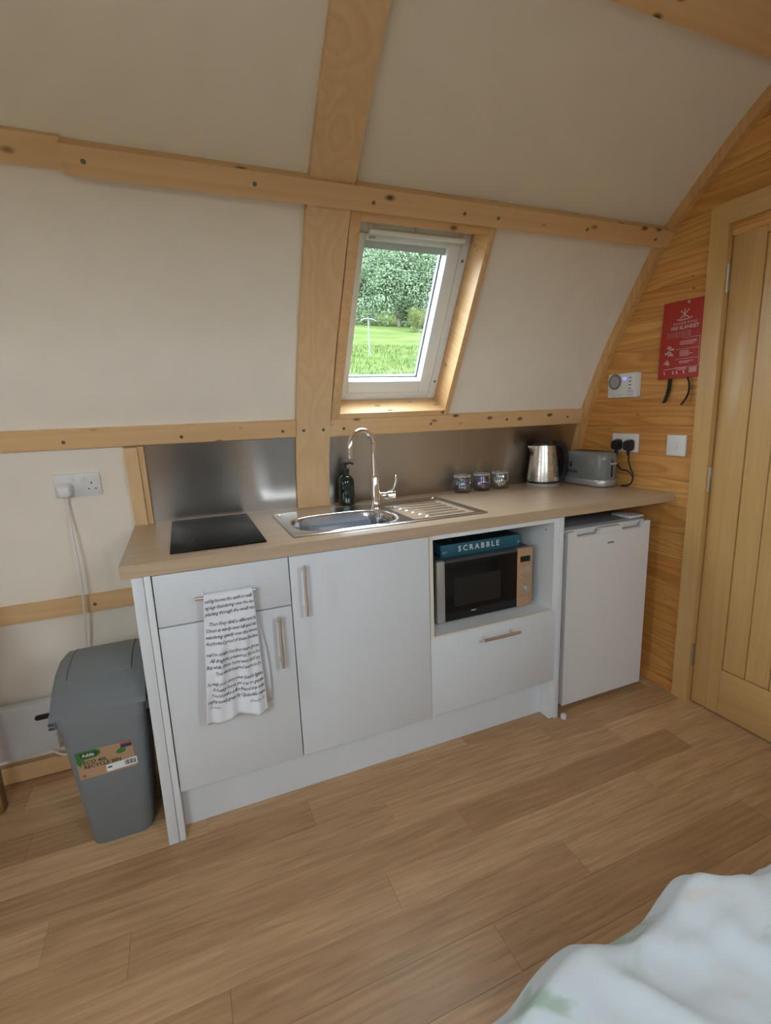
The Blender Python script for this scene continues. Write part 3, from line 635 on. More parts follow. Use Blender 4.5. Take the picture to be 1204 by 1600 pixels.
wmb = MB(); wmb.loft([[Vector((rr_+.0012, yy, zz_)) for yy, zz_ in ((-.010, z_), (.010, z_))]+[Vector((rr_-.004, yy, zz_)) for yy, zz_ in ((.010, z_), (-.010, z_))] for z_, rr_ in ((.075, .0735), (.11, .0692), (.16, .0624))]); bmesh.ops.transform(wmb.bm, matrix=gm, verts=wmb.bm.verts[:])
part('water_window', wmb, 'dial_rim', kb, label='grey water level window')
lt = MB(); lt.box(.0755, .0765, -.012, .012, .048, .053); bmesh.ops.transform(lt.bm, matrix=Matrix.Rotation(R(-62), 4, 'Z'), verts=lt.bm.verts[:])
part('maker_mark', lt, 'dial_rim', kb)

# toaster
ts = thing('toaster', 'glossy grey two-slice toaster against the pine end wall', 'toaster', (2.057, .395, .9105), R(1))
def tl(w_, d_, r_, z_): return rrect(w_, d_, r_, 8, 0, 0, z_)
part('base', MB().loft([tl(.118, .262, .045, .004), tl(.122, .268, .048, .01), tl(.122, .268, .048, .03), tl(.118, .264, .046, .034)]), 'silver', ts)
tb = part('body', MB().loft([tl(.116, .262, .046, .0345), tl(.120, .266, .048, .045), tl(.120, .266, .048, .13), tl(.114, .260, .046, .152), tl(.098, .244, .040, .163), tl(.07, .215, .03, .166)]), 'toaster', ts, smooth=50)
for sx in (-.018, .018): part('bread_slot', bx(sx-.010, sx+.010, -.085, .085, .158, .1672), 'black', tb)
part('lever_slot', bx(-.004, .004, -.1345, -.130, .05, .13), 'black', tb); part('lever', bx(-.014, .014, -.150, -.133, .108, .116, bev=.002), 'silver', tb)
for sy in (-.09, .09): part('foot', bx(-.04, .04, sy-.01, sy+.01, 0, .005), 'black', ts)
TM = Matrix.Translation((-.0606, 0, 0)) @ Matrix(((0, 0, -1, 0), (-1, 0, 0, 0), (0, 1, 0, 0), (0, 0, 0, 1)))
lg = joined_text([('SWAN', .022, -.088, .058, dict(bold=.001))]); lg.transform(TM); part('lettering', lg, 'black', tb, smooth=0)
em = MB(); pts_ = [(.0, 0), (.012, .004), (.014, .016), (.004, .026), (.010, .034), (.016, .030), (.015, .040), (.004, .040), (-.004, .028), (-.010, .014)]; em.bm.faces.new([em.bm.verts.new((-.068+p*.8, .084+q*.8, 0)) for p, q in pts_]); bmesh.ops.transform(em.bm, matrix=TM, verts=em.bm.verts[:]); part('emblem', em, 'black', tb, smooth=0)

# ------------------------------------------------------------------ fridge, microwave, box game
fr = thing('fridge', 'small white under-counter fridge beside the pine wall', 'fridge', (1.822, .30, 0))
FX0, FX1 = 1.594, 2.050
part('body', bx(FX0, FX1, .085, .54, .02, .798, bev=.004), 'fridge', fr, True); part('top_panel', bx(FX0+.002, FX1-.002, .075, .54, .7985, .806, bev=.002), 'fridge_grey', fr, True)
dm = MB()
xs_ = [FX0, FX0+.035, FX0+.050, FX0+.160, FX0+.175, FX1-.175, FX1-.160, FX1-.050, FX1-.035, FX1]; zt_ = [.795, .795, .772, .772, .795, .795, .772, .772, .795, .795]
poly = [(FX0, .024)]+[(FX1, .024)]+[(x, z) for x, z in list(zip(xs_, zt_))[::-1]]
dm.prism([(FX0, .024), (FX1, .024), (FX1, .768), (FX0, .768)], 'Y', .030, .082)
dm.prism([(x, z) for x, z in zip(xs_, zt_)]+[(FX1, .7685), (FX0, .7685)], 'Y', .030, .046); dm.box(FX0, FX1, .064, .082, .7685, .795)
dd = part('door', dm, 'fridge', fr, True, smooth=0)
for a in (FX0+.105, FX1-.105): part('grip', MB().loft([[(a-.055, .047, .7690), (a+.055, .047, .7690), (a+.055, .063, .7690), (a-.055, .063, .7690)], [(a-.055, .047, .7710), (a+.055, .047, .7710), (a+.055, .063, .7710), (a-.055, .063, .7710)]]), 'dial', dd, True, smooth=0)
part('hinge_cover', bx(FX1-.09, FX1-.004, .06, .16, .8062, .815, bev=.003), 'fridge', fr, True)
part('badge', bx(1.808, 1.842, .0285, .0302, .722, .729), 'dial_rim', dd, True)
for fx in (FX0+.04, FX1-.04):
    for fy in (.12, .50): part('foot', MB().cyl((fx, fy, 0), (fx, fy, .021), .014), 'black', fr, True)
cp = MB(); cp.lathe([(0, 0), (.012, 0), (.0125, .004), (.0125, .016), (.010, .018), (.006, .018), (.006, .012), (0, .012)], n=24, cap0=False, cap1=False)
o = part('plastic_cap', cp, 'plastic'); o.location = (1.566, -.012, 0); tag(o, 'small round white plastic cap lying on the floor by the fridge', 'cap')

mw = thing('microwave', 'black-fronted microwave with copper-toned control panel in the niche', 'microwave', (1.25, .25, .4905))
MX0, MX1, MY, MZ0, MZ1 = 1.026, 1.470, .090, .4965, .742
part('case', bx(MX0+.002, MX1-.002, MY+.022, .44, MZ0, MZ1, bev=.003), 'case_dark', mw, True)
part('side_handle', bx(MX0, MX0+.037, MY, MY+.022, MZ0-.002, MZ1, bev=.005, seg=3), 'silver', mw, True)
md = part('door', bx(MX0+.0375, MX1-.076, MY+.002, MY+.022, MZ0, MZ1-.012), 'blackglass', mw, True)
part('window', bx(MX0+.075, MX1-.155, MY+.0012, MY+.003, MZ0+.055, MZ1-.075), 'mesh', md, True)
part('top_trim', bx(MX0+.0375, MX1-.076, MY+.002, MY+.022, MZ1-.0115, MZ1), 'case_dark', mw, True)
part('badge', bx(1.178, 1.200, MY+.0012, MY+.002, MZ0+.024, MZ0+.029), 'dial', md, True)
cpn = part('control_panel', bx(MX1-.0755, MX1, MY, MY+.022, MZ0-.002, MZ1, bev=.002), 'gold', mw, True, label='copper-toned control panel')
part('display', bx(MX1-.062, MX1-.014, MY-.0008, MY+.001, MZ1-.058, MZ1-.034), 'dark_led', cpn, True)
for i in range(3):
    for j in range(2): part('button', bx(MX1-.063+.026*j, MX1-.040+.026*j, MY-.0015, MY+.001, MZ1-.086-.019*i, MZ1-.080-.019*i, bev=.0008), 'silver', cpn, True)
part('dial', MB().tube([(MX1-.036, MY+.001, MZ0+.078), (MX1-.036, MY-.014, MZ0+.078), (MX1-.036, MY-.017, MZ0+.078)], [.015, .0135, .011], 24), 'silver', cpn, True)
part('door_button', bx(MX1-.068, MX1-.010, MY-.0006, MY+.001, MZ0+.041, MZ0+.043), 'dial_rim', cpn, True)
for fx in (MX0+.04, MX1-.04):
    for fy in (MY+.05, .40): part('foot', MB().cyl((fx, fy, .4902), (fx, fy, .4966), .012), 'black', mw, True)
sc = thing('board_game_box', 'teal board game box lying on top of the microwave', 'game box', (1.25, .27, .7425))
part('lid', bx(1.066, 1.436, .128, .40, .7505, .7905, bev=.001), 'teal', sc, True); part('base', bx(1.069, 1.433, .131, .397, .7425, .7503), 'teal', sc, True)
part('lid_picture', bx(1.072, 1.430, .134, .394, .7906, .7909), 'navy', sc, True)
rs = random.Random(2)
for i in range(14):
    a, b, s_ = rs.uniform(1.09, 1.41), rs.uniform(.15, .37), rs.uniform(.015, .035); part('picture_tile', bx(a-s_/2, a+s_/2, b-s_/2, b+s_/2, .791, .7914), rs.choice(['dial_rim', 'teal', 'black']), sc, True)
tm = joined_text([('SCRABBLE', .031, 1.142, .759, dict(bold=.0006, spacing=1.45))], lambda x, y: Vector((x, .1274, y))); part('lettering', tm, 'print', sc, True, smooth=0)
for bd_, xq in (('N 7', 1.073), ('8', 1.422)):
    tm = joined_text([(bd_, .012, xq, .757, dict())], lambda x, y: Vector((x, .1274, y))); part('small_lettering', tm, 'print', sc, True, smooth=0)

# ------------------------------------------------------------------ towel with poem
TZ, TYB = .7945, -.028
def tw_shape(u, s):
    # u 0..1 across, s = distance hung below the bar along the front
    x0 = .206-.030*s/.39; x1 = .344+.012*s/.39
    x = x0+(x1-x0)*u
    amp = .0065*sstep(.02, .30, s)
    y = TYB-.0105-.012*sstep(0, .39, s)+amp*math.sin(u*13+.9*math.sin(s*9)+.6)+.4*amp*math.sin(u*29+s*14)+.004*math.sin(s*17+u*5)*sstep(.03, .1, s)
    return Vector((x, y, TZ-s))
tw = MB(); loops = []; nu = 48
path = [('b', .25), ('b', .16), ('b', .08), ('b', .02)]
NS = 44
for k in range(NS+1):
    pass
rows = []
for q in (.385, .32, .26, .20, .14, .08, .04, .0):      # back layer between bar and drawer
    rows.append([Vector((.208+.020*sstep(0, .25, q)+(.136+.012*sstep(0, .3, q))*i/nu, min(.005, -.0165+.004*math.sin(i/nu*9+q*8)*min(1, q*8)+.012*sstep(0, .2, q)), TZ-q)) for i in range(nu+1)])
for a in (30, 60, 90, 120, 150):
    rows.append([Vector((.208+.136*i/nu, TYB+.0098*math.cos(R(a))+.001, TZ+.0098*math.sin(R(a))*1.0)) for i in range(nu+1)])
def hem(u): return .390-.006*u+.006*math.sin(u*9)
for k in range(NS+1): rows.append([tw_shape(i/nu, hem(i/nu)*k/NS) for i in range(nu+1)])
vg = [[tw.bm.verts.new(p) for p in rw] for rw in rows]
for a, b in zip(vg, vg[1:]):
    for i in range(nu): tw.bm.faces.new((a[i], a[i+1], b[i+1], b[i]))
twt = thing('tea_towel', 'white cotton tea towel printed with handwritten verse hanging on the drawer handle', 'tea towel', (.27, -.04, .40))
tc_ = part('cloth', tw, 'towel', twt, True, smooth=80)
sm = tc_.modifiers.new('thickness', 'SOLIDIFY'); sm.thickness = .0012; sm.offset = 0
poem = ['nd big hooves the earth to walk', 'ng legs thundering over the lan', 'plashing through the swell run', None, '  Then they distil a different fa', "'d been at windpower hill and dal", 'wandering quietly over the stone', 'And trotted proud of down the lane', None,
        'ould no smiles but they were grow', '  All dragons, pleasures, for a ho', 'But while those horns won and cry', '     You stout-hearted were so by', None, 'he way you carry your load is lighte', '   A heavy horse yet e\'er so gentle', "  You'd make a fine friend any mile", 'mighty lovely great big Clydesdale mine']
items = []; yy = -.004
for ln_ in poem:
    if ln_ is None: yy += .0135; continue
    yy += .0192; lead = len(ln_)-len(ln_.lstrip()); items.append((ln_.strip(), .0165, lead*.0045, yy, dict(shear=.35, bold=.0001, spacing=.86, res=1)))
items.append(('Poem', .012, .004, yy+.018, dict(shear=.35, res=1))); items.append(('Emily T', .012, .105, yy+.020, dict(shear=.35, res=1)))
bm = bmesh.new()
for body, size, x, s0, kw in items:
    me = text_mesh(body, size, **kw); wid = max(v.co.x for v in me.vertices); av = .146-x
    sxc = min(1.0, av/wid) if body not in ('Poem', 'Emily T') else 1
    if body not in ('Poem', 'Emily T') and x == 0: sxc = av/wid
    n0 = len(bm.verts); bm.from_mesh(me); bm.verts.ensure_lookup_table()
    for v in bm.verts[n0:]:
        u = (x+v.co.x*sxc+.002)/.150; s_ = s0-v.co.y
        p = tw_shape(min(max(u, 0), 1), s_)
        n_ = (tw_shape(u+.01, s_)-tw_shape(u-.01, s_)).cross(tw_shape(u, s_+.003)-tw_shape(u, s_-.003)).normalized()
        if n_.y > 0: n_ = -n_
        v.co = p+n_*.0016
    bpy.data.meshes.remove(me)
me = bpy.data.meshes.new('lettering'); bm.to_mesh(me); bm.free(); part('lettering', me, 'ink', tc_, True, smooth=0)

# ------------------------------------------------------------------ bin
bn = thing('waste_bin', 'grey plastic recycling bin with a flap lid standing beside the cabinets', 'bin', (-.109, .235, 0))
BH = .482
def bl(z, w_, d_, r_=.028, dy=0): return rrect(w_, d_, r_, 5, 0, dy, z)
part('body', MB().loft([bl(0, .165, .27, .03), bl(.004, .170, .276, .03), bl(BH-.05, .225, .352), bl(BH-.048, .232, .360), bl(BH-.004, .238, .366), bl(BH, .236, .364)]), 'bin', bn, smooth=40)
part('label', bx(-.081, .070, -.1696, -.1690, .255, .355), 'card', bn); lab = bn.children[-1]
lab.matrix_world = lab.matrix_world
# lid: extruded arch
lw = .246
prof = [(-.190, BH-.004), (-.190, BH+.012), (-.176, BH+.026), (-.120, BH+.062), (-.06, BH+.084), (.02, BH+.092), (.09, BH+.082), (.15, BH+.055), (.184, BH+.022), (.190, BH+.012), (.190, BH-.004)]
ld = MB(); ld.loft([[(-lw/2+dx_, y, z-(.012 if k_ in (0, 3) and z > BH+.02 else 0)) for y, z in prof] for k_, dx_ in ((0, 0), (1, .014), (2, lw-.014), (3, lw))])
lid = part('lid', ld, 'bin', bn, smooth=40)
fp = [(-.100, BH+.0715), (-.06, BH+.0862), (.02, BH+.0942), (.09, BH+.0842)]
fm = MB(); fm.loft([[(xx, y, z) for y, z in fp]+[(xx, y, z-.006) for y, z in fp[::-1]] for xx in (-.085, .085)]); part('flap', fm, 'bin', lid, smooth=40)
for s_ in (-1, 1): part('flap_gap', MB().loft([[(s_*.0865+dx_, y, z+.0005) for y, z in fp]+[(s_*.0865+dx_, y, z-.006) for y, z in fp[::-1]] for dx_ in (-.0012, .0012)]), 'bin_dark', lid)
for s_ in (-1, 1): part('clip', bx(s_*.124-.008, s_*.124+.008, -.165, -.105, BH-.045, BH-.006, bev=.003), 'bin' if s_ < 0 else 'bin_dark', bn)
part('clip_slot', bx(-.134, -.120, -.167, -.163, BH-.030, BH-.022), 'bin_dark', bn); part('clip_slot', bx(-.134, -.120, -.167, -.163, BH-.042, BH-.036), 'bin_dark', bn)
# the label follows the slope of the front face
def bin_front(x, z): 
    dpt = .276+(.352-.276)*(z-.004)/(BH-.054); return Vector((x, -dpt/2-.0012, z))
bpy.data.objects.remove(lab)
def patch(name, pts, mat, parent, lift):
    m_ = MB(); m_.bm.faces.new([m_.bm.verts.new(bin_front(x, z)+Vector((0, -lift, 0))) for x, z in pts]); m_.bm.faces.new([m_.bm.verts.new(bin_front(x, z)+Vector((0, -lift+.0003, 0))) for x, z in pts][::-1]); return part(name, m_, mat, parent, smooth=0)
lab = patch('paper_label', [(-.083, .352), (.068, .352), (.070, .258), (-.081, .256)], 'card', bn, 0); lab['label'] = 'brown card sticker with green logo'
patch('logo_patch', [(-.083, .352), (-.03, .352), (-.018, .345), (-.018, .333), (-.03, .325), (-.062, .322), (-.074, .300), (-.082, .315)], 'leaf_green', lab, .0004)
patch('logo_band', [(-.072, .345), (-.03, .346), (-.022, .340), (-.03, .331), (-.070, .329)], 'dark_green', lab, .0007)
patch('leaf_mark', [(.020, .322), (.032, .334), (.050, .330), (.046, .318), (.030, .314)], 'leaf_green', lab, .0004)
patch('red_mark', [(.036, .351), (.066, .351), (.066, .344), (.036, .344)], 'label_red', lab, .0004); patch('navy_mark', [(.036, .3438), (.066, .3438), (.066, .333), (.036, .333)], 'label_navy', lab, .0004)
bc = patch('barcode_sticker', [(-.010, .286), (.074, .292), (.074, .266), (-.010, .262)], 'print', bn, .0008)
for i in range(9): patch('barcode_bar', [(.040+i*.0034, .287), (.0415+i*.0034+.0006*(i % 3), .287), (.0415+i*.0034+.0006*(i % 3), .270), (.040+i*.0034, .270)], 'bin_dark', bc, .0012)
patch('price_mark', [(-.006, .279), (.006, .280), (.006, .275), (-.006, .274)], 'label_navy', bc, .0012); patch('round_mark', [(-.076, .268), (-.066, .272), (-.062, .266), (-.070, .260)], 'label_red', lab, .0004)
tm = joined_text([('ECO 40L', .0165, -.066, .306, dict(bold=.0004)), ('RECYCLE BIN', .0165, -.066, .291, dict(bold=.0004))], lambda x, y: bin_front(x, y)+Vector((0, -.0006, 0))); part('lettering', tm, 'dark_green', lab, smooth=0)
tm = joined_text([('Addis', .014, -.066, .333, dict(bold=.0003)), ], lambda x, y: bin_front(x, y)+Vector((0, -.0010, 0))); part('logo_lettering', tm, 'print', lab, smooth=0)

# ------------------------------------------------------------------ sockets, heater, cable
def socket(name, label, mat, w_=.146, h_=.086, double=True, group=None):
    t = thing(name, label, 'socket' if double else 'switch', mat=mat, group=group)
    part('face_plate', bx(-w_/2, w_/2, -h_/2, h_/2, -.002, .009, bev=.0025), 'plastic', t)
    return t
def pins(t, cx):
    for (a, b, w_, h_) in ((0, .006, .004, .008), (-.011, -.016, .006, .004), (.011, -.016, .006, .004)): part('pin_hole', bx(cx+a-w_/2, cx+a+w_/2, b-h_/2, b+h_/2, .0088, .0094), 'gasket', t)
sk1 = socket('double_socket', 'white double socket on the cream wall left of the hob', frame_at(-.164, 1.083))
for cx in (-.018, .018): part('rocker', bx(cx-.007, cx+.007, .012, .034, .0085, .0125, bev=.001), 'plastic', sk1)
pins(sk1, .044)
pg = thing('plug', 'white plug with cable in the socket above the grey bin', 'plug', mat=frame_at(-.205, 1.075, .0095))
part('plug_body', MB().loft([[(x*1.0, y-.004, 0) for x, y, z in rrect(.050, .048, .014, 5)], [(x, y-.004, .012) for x, y, z in rrect(.050, .048, .014, 5)], [(x*.8, y*.8-.006, .028) for x, y, z in rrect(.050, .048, .014, 5)], [(x*.6, y*.6-.007, .032) for x, y, z in rrect(.050, .048, .014, 5)]]), 'plastic', pg)
part('cord_grip', MB().tube([(0, -.020, .012), (0, -.038, .012), (0, -.048, .012)], [.010, .007, .005], 12), 'plastic', pg)
pm = frame_at(-.205, 1.075, .0095); p0 = pm @ Vector((0, -.046, .012))
cb = [p0, p0+Vector((.001, -.001, -.06)), Vector((-.201, .562, .90)), Vector((-.197, .560, .76)), Vector((-.203, .560, .62)), Vector((-.215, .562, .50)), Vector((-.226, .560, .36)), Vector((-.25, .545, .16)), Vector((-.285, .530, .09)), Vector((-.325, .522, .078)), Vector((-.355, .525, .088)), Vector((-.38, .535, .105))]
def smooth_path(P_, n=6):
    out = []
    for i in range(len(P_)-1):
        a, b, c, d_ = P_[max(i-1, 0)], P_[i], P_[i+1], P_[min(i+2, len(P_)-1)]
        for k in range(n): out.append(Vector([cr(a[j], b[j], c[j], d_[j], k/n) for j in range(3)]))
    out.append(P_[-1]); return out
part('cable', MB().tube(smooth_path(cb), .0036, 8), 'cable', pg, True)
ht = thing('panel_heater', 'low white panel heater on the wall behind the bin', 'heater', (-.75, .55, .098))
part('body', bx(-1.15, -.352, .540, .585, .098, .296, bev=.004), 'heater', ht, True)
part('control_knob', MB().loft([[(-.385+x, .541-dy_, .243+z_) for x, z_, _ in rrect(.05, .018, .0088, 5)] for dy_ in (0, .008)]), 'black', ht, True)
part('wall_bracket', bx(-1.0, -.96, .584, .594, .12, .28), 'heater', ht, True); part('wall_bracket', bx(-.5, -.46, .584, .594, .12, .28), 'heater', ht, True)

# things on the end wall: local x points to -y of the room (right in view), local y up, local z out (-x)
def endwall(y, z, h=0): return Matrix(((0, 0, -1, XR-h), (-1, 0, 0, y), (0, 1, 0, z), (0, 0, 0, 1)))
sk2 = socket('double_socket', 'white double socket on the pine wall above the toaster', endwall(.268, 1.116))
def black_plug(y, label):
    t = thing('plug', label, 'plug', mat=endwall(y, 1.108, .0098), group='black plugs above the toaster')
    part('plug_body', MB().loft([[(x, y_-.002, 0) for x, y_, z_ in rrect(.046, .052, .016, 5)], [(x, y_-.002, .012) for x, y_, z_ in rrect(.046, .052, .016, 5)], [(x*.75, y_*.8-.003, .03) for x, y_, z_ in rrect(.046, .052, .016, 5)]]), 'black', t)
    part('cord_grip', MB().tube([(0, -.022, .012), (0, -.040, .012), (0, -.05, .012)], [.010, .007, .005], 12), 'black', t)
    return t
pa = black_plug(.301, 'black plug in the socket half nearer the kettle'); pb = black_plug(.232, 'black plug in the socket half nearer the light switch')
xx = XR-.017
part('cable', MB().tube(smooth_path([Vector((xx, .301, 1.06)), Vector((xx, .300, 1.02)), Vector((xx-.002, .270, .99)), Vector((xx, .235, .985)), Vector((xx, .205, .962)), Vector((xx-.002, .205, .935)), Vector((xx-.004, .225, .918)), Vector((xx-.008, .252, .9152))]), .0035, 8), 'black', pa, True)
part('cable', MB().tube(smooth_path([Vector((xx, .232, 1.06)), Vector((xx, .231, 1.03)), Vector((xx-.006, .212, 1.0)), Vector((xx-.006, .196, .965)), Vector((xx-.008, .205, .93)), Vector((xx-.01, .235, .9155)), Vector((xx-.012, .254, .915))]), .0035, 8), 'black', pb, True)
sw = socket('light_switch', 'white single switch on the pine wall beside the door casing', endwall(.003, 1.114), .088, .088, False)
part('rocker', bx(-.008, .008, -.013, .011, .0085, .013, bev=.0015), 'plastic', sw)
al = thing('carbon_monoxide_alarm', 'white alarm unit with round grey sounder and blue display', 'alarm', mat=endwall(.283, 1.381))
part('case', bx(-.084, .072, -.056, .054, 0, .026, bev=.004), 'plastic', al)
part('side_edge', bx(.0725, .080, -.054, .052, 0, .022, bev=.002), 'plastic', al)
part('sounder', MB().lathe([(0, .0), (.036, .0), (.036, .003), (.031, .004), (.029, .003), (0, .003)], (-.042, .017, .0262), 32, False, False), 'dial_rim', al); part('sounder_grille', MB().lathe([(0, 0), (.027, 0), (.025, .002), (0, .002)], (-.042, .017, .0285), 28, False, False), 'dial', al)
part('display', bx(.002, .022, .024, .034, .0258, .0268), 'blue_lcd', al, label='small lit blue display')
for i in range(4): part('indicator', bx(.036, .048, .030-.016*i, .034-.016*i, .0258, .0268), 'gasket', al)
part('test_button', bx(.032, .060, -.046, -.026, .0258, .0275, bev=.001), 'dial', al); part('button_face', bx(.034, .058, -.044, -.028, .0272, .028, bev=.001), 'plastic', al)
tm = joined_text([('CO', .012, -.052, -.048, dict()), ('ALARM', .009, -.024, -.047, dict())], lambda x, y: Vector((x, y, .0266))); part('lettering', tm, 'dial', al, smooth=0)

# fire blanket
fb = thing('fire_blanket', 'red fire blanket pouch hanging on the pine wall', 'fire blanket', mat=endwall(.0, 1.545, 0))
fbm = MB(); nxb, nyb = 10, 16
def fbz(u, v): return .013+.007*math.sin(math.pi*u)*math.sin(math.pi*min(1, v*1.0))+.002*math.sin(u*7+v*5)
def fbp(u, v): return Vector((-.103+.203*u+.006*(1-v)*(-1 if u < .5 else 0), -.152+.306*v+(.0 if v < .5 else -.004*u), fbz(u, v)))
gf = [[fbm.bm.verts.new(fbp(i/nxb, j/nyb)) for j in range(nyb+1)] for i in range(nxb+1)]; gb = [[fbm.bm.verts.new(Vector((fbp(i/nxb, j/nyb).x, fbp(i/nxb, j/nyb).y, .001))) for j in range(nyb+1)] for i in range(nxb+1)]
for i in range(nxb):
    for j in range(nyb): fbm.bm.faces.new((gf[i][j], gf[i+1][j], gf[i+1][j+1], gf[i][j+1])); fbm.bm.faces.new((gb[i][j+1], gb[i+1][j+1], gb[i+1][j], gb[i][j]))
for i in range(nxb): fbm.bm.faces.new((gf[i+1][0], gf[i][0], gb[i][0], gb[i+1][0])); fbm.bm.faces.new((gf[i][nyb], gf[i+1][nyb], gb[i+1][nyb], gb[i][nyb]))
for j in range(nyb): fbm.bm.faces.new((gf[0][j], gf[0][j+1], gb[0][j+1], gb[0][j])); fbm.bm.faces.new((gf[nxb][j+1], gf[nxb][j], gb[nxb][j], gb[nxb][j+1]))
pouch = part('pouch', fbm, 'red', fb, smooth=60)
def onfb(x, y):
    u, v = (x+.103)/.203, (y+.152)/.306; return Vector((x, y, fbz(u, v)+.0012))
items = [('RANGER KING', .016, .002, .058, dict(align='CENTER')), ('FIRE BLANKET', .0195, .002, .040, dict(align='CENTER', bold=.0006))]
for i in range(3): items.append(('FOLLOW STEPS IN CASE OF FIRE', .0075, -.075, .026-.008*i, dict(res=1)))
tm = joined_text(items, onfb); part('lettering', tm, 'white_print', pouch, smooth=0)
pr_ = MB()
def seg(x0, y0, x1, y1, w_=.0012):
    a, b = Vector((x0, y0)), Vector((x1, y1)); t = (b-a).normalized(); n_ = Vector((-t.y, t.x))*w_; m_ = max(1, int((b-a).length/.02))
    for k in range(m_):
        p, q = a.lerp(b, k/m_), a.lerp(b, (k+1)/m_); pr_.bm.faces.new([pr_.bm.verts.new(onfb(*c)) for c in (p-n_, q-n_, q+n_, p+n_)])
for x0, y0, x1, y1 in ((.0, .118, .0, .082), (-.018, .112, .0, .096), (.018, .114, .0, .096), (.0, .096, -.02, .082), (.0, .096, .02, .082), (-.034, .080, -.018, .076), (.034, .082, .018, .077), (-.018, .076, .018, .077)): seg(x0, y0, x1, y1, .002)
for y_ in (.004, -.038, -.076, -.110): seg(-.03 if y_ < 0 else .0, y_, .072, y_, .0008)
seg(.072, .004, .072, -.110, .0008)
for y_, x1 in ((-.008, .06), (-.014, .06), (-.020, .05), (-.046, .03), (-.052, .03), (-.058, .045), (-.064, .03), (-.086, .05), (-.092, .03)): seg(-.012, y_, x1, y_, .0014)
rs = random.Random(5)
for cx_, cy_ in ((-.062, -.022), (-.050, -.034), (-.066, -.050), (-.052, -.056), (-.072, -.085), (-.066, -.092)):
    for k in range(5):
        a = rs.uniform(0, 6.28); seg(cx_, cy_, cx_+.013*math.cos(a), cy_+.011*math.sin(a), .0022)
for cx_ in (-.078, -.038, -.022, .008): seg(cx_, -.122, cx_+.004, -.136, .003)
for y_ in (-.116, -.121, -.126, -.131): seg(.032, y_, .066, y_+.001, .0018)
seg(-.08, -.114, .02, -.112, .0014); seg(-.02, -.119, .02, -.117, .0014)
part('print', pr_, 'white_print', pouch, smooth=0)
part('eyelet', MB().lathe([(.003, 0), (.006, 0), (.006, .002), (.003, .002), (.003, 0)], (.012, .142, .0145), 16, False, False), 'silver', pouch)
def ribbon(P_, w_, nvec):
    m_ = MB(); P_ = smooth_path([Vector(p) for p in P_], 5); nv = Vector(nvec)
    m_.loft([[p-nv*w_/2+Vector((0, 0, .0)), p+nv*w_/2, p+nv*w_/2+Vector((0, 0, .0015)), p-nv*w_/2+Vector((0, 0, .0015))] for p in P_]); return m_
part('pull_strap', ribbon([(-.052, -.145, .008), (-.054, -.19, .009), (-.060, -.225, .012), (-.070, -.252, .014)], .018, (1, .12, 0)), 'strap', fb, label='black pull strap')
part('pull_strap', ribbon([(.022, -.145, .008), (.034, -.17, .010), (.040, -.20, .012), (.034, -.232, .016), (.016, -.262, .022)], .014, (.9, -.2, .4)), 'strap', fb, label='black pull strap')

# ------------------------------------------------------------------ table whose leg shows, bed and duvet
tb_ = thing('side_table', 'brown wooden table with square legs beside the panel heater', 'table', (-1.1, .05, 0))
part('table_top', bx(-1.75, -.492, -.34, .440, .72, .75, bev=.003), 'table', tb_, True)
for lx in (-1.72, -.545):
    for ly in (-.31, .385): part('leg', bx(lx, lx+.045, ly, ly+.045, 0, .72, bev=.003), 'table', tb_, True)
for ly in (-.295, .40): part('apron', bx(-1.675, -.545, ly, ly+.018, .61, .72), 'table', tb_, True)
for lx in (-1.705, -.530): part('apron', bx(lx, lx+.018, -.265, .385, .61, .72), 'table', tb_, True)
bd = thing('bed', 'bed base and mattress under the pale leafy duvet', 'bed', (1.2, -1.65, 0))
part('base', bx(.46, 2.10, -2.20, -1.13, .04, .26, bev=.01), 'carcass', bd, True); part('mattress', bx(.45, 2.11, -2.21, -1.12, .262, .47, bev=.04, seg=4), 'towel', bd, True)
for fx in (.52, 2.04):
    for fy in (-2.12, -1.21): part('foot', MB().cyl((fx, fy, 0), (fx, fy, .041), .025), 'black', bd, True)
dv = MB(); nxd, nyd = 190, 130
def dz(x, y):
    # puffy duvet, ruffled along its edge
    e = -y-1.03
    z = .528+.018*noise.noise(Vector((x*3.2, y*3.0, 1)))+.012*noise.noise(Vector((x*7+y*4, y*9, 4)))+.006*noise.noise(Vector((x*17, y*15, 9)))
    rid = abs(noise.noise(Vector((x*4.5+y*6, (y-x*.35)*5.5, 7)))); z += .018*(1-min(1, rid*3.2))*math.exp(-max(e, 0)*2.0)
    rid = abs(noise.noise(Vector((x*9-y*5, (y+x*.5)*10, 17)))); z += .008*(1-min(1, rid*3))
    return z
def dpt(i, j):
    u = i/nxd
    if u < .10:                                  # foot end hangs down over the mattress
        q = dpt_top(.10, j, .435+.012*math.sin(j*.35)*(.10-u)/.10); k = (.10-u)/.10
        return (q[0]-.012*sstep(0, .2, k), q[1], max(.12, q[2]-.21*k-.01*sstep(0, .15, k)))
    return dpt_top(u, j, .435+1.685*(u-.10)/.90)
def dpt_top(u, j, x):
    ye = -1.030+.012*math.sin(x*9+.5)+.010*math.sin(x*23)+.008*noise.noise(Vector((x*6, 2, 3)))
    ytop = -2.26; s = j/nyd*(1.35+.0)            # path length from bottom of hanging side over the top
    side = .26
    if s < side:
        z0 = dz(x, ye-.03)-.012; t = s/side
        k = sstep(.80, 1.0, t); ang = k*math.pi/2
        z = z0-.24*(1-t)-(.0)+0
        y = ye+.004*math.sin(x*30+t*4)*(1-t)-.028*(1-math.cos(ang)) if k > 0 else ye+.006*math.sin(x*30+t*4)*(1-t)
        return (x, y, z)
    t = (s-side)/(1.35-side); y = ye-.03+(ytop-ye+.03)*t
    return (x, y, dz(x, y))
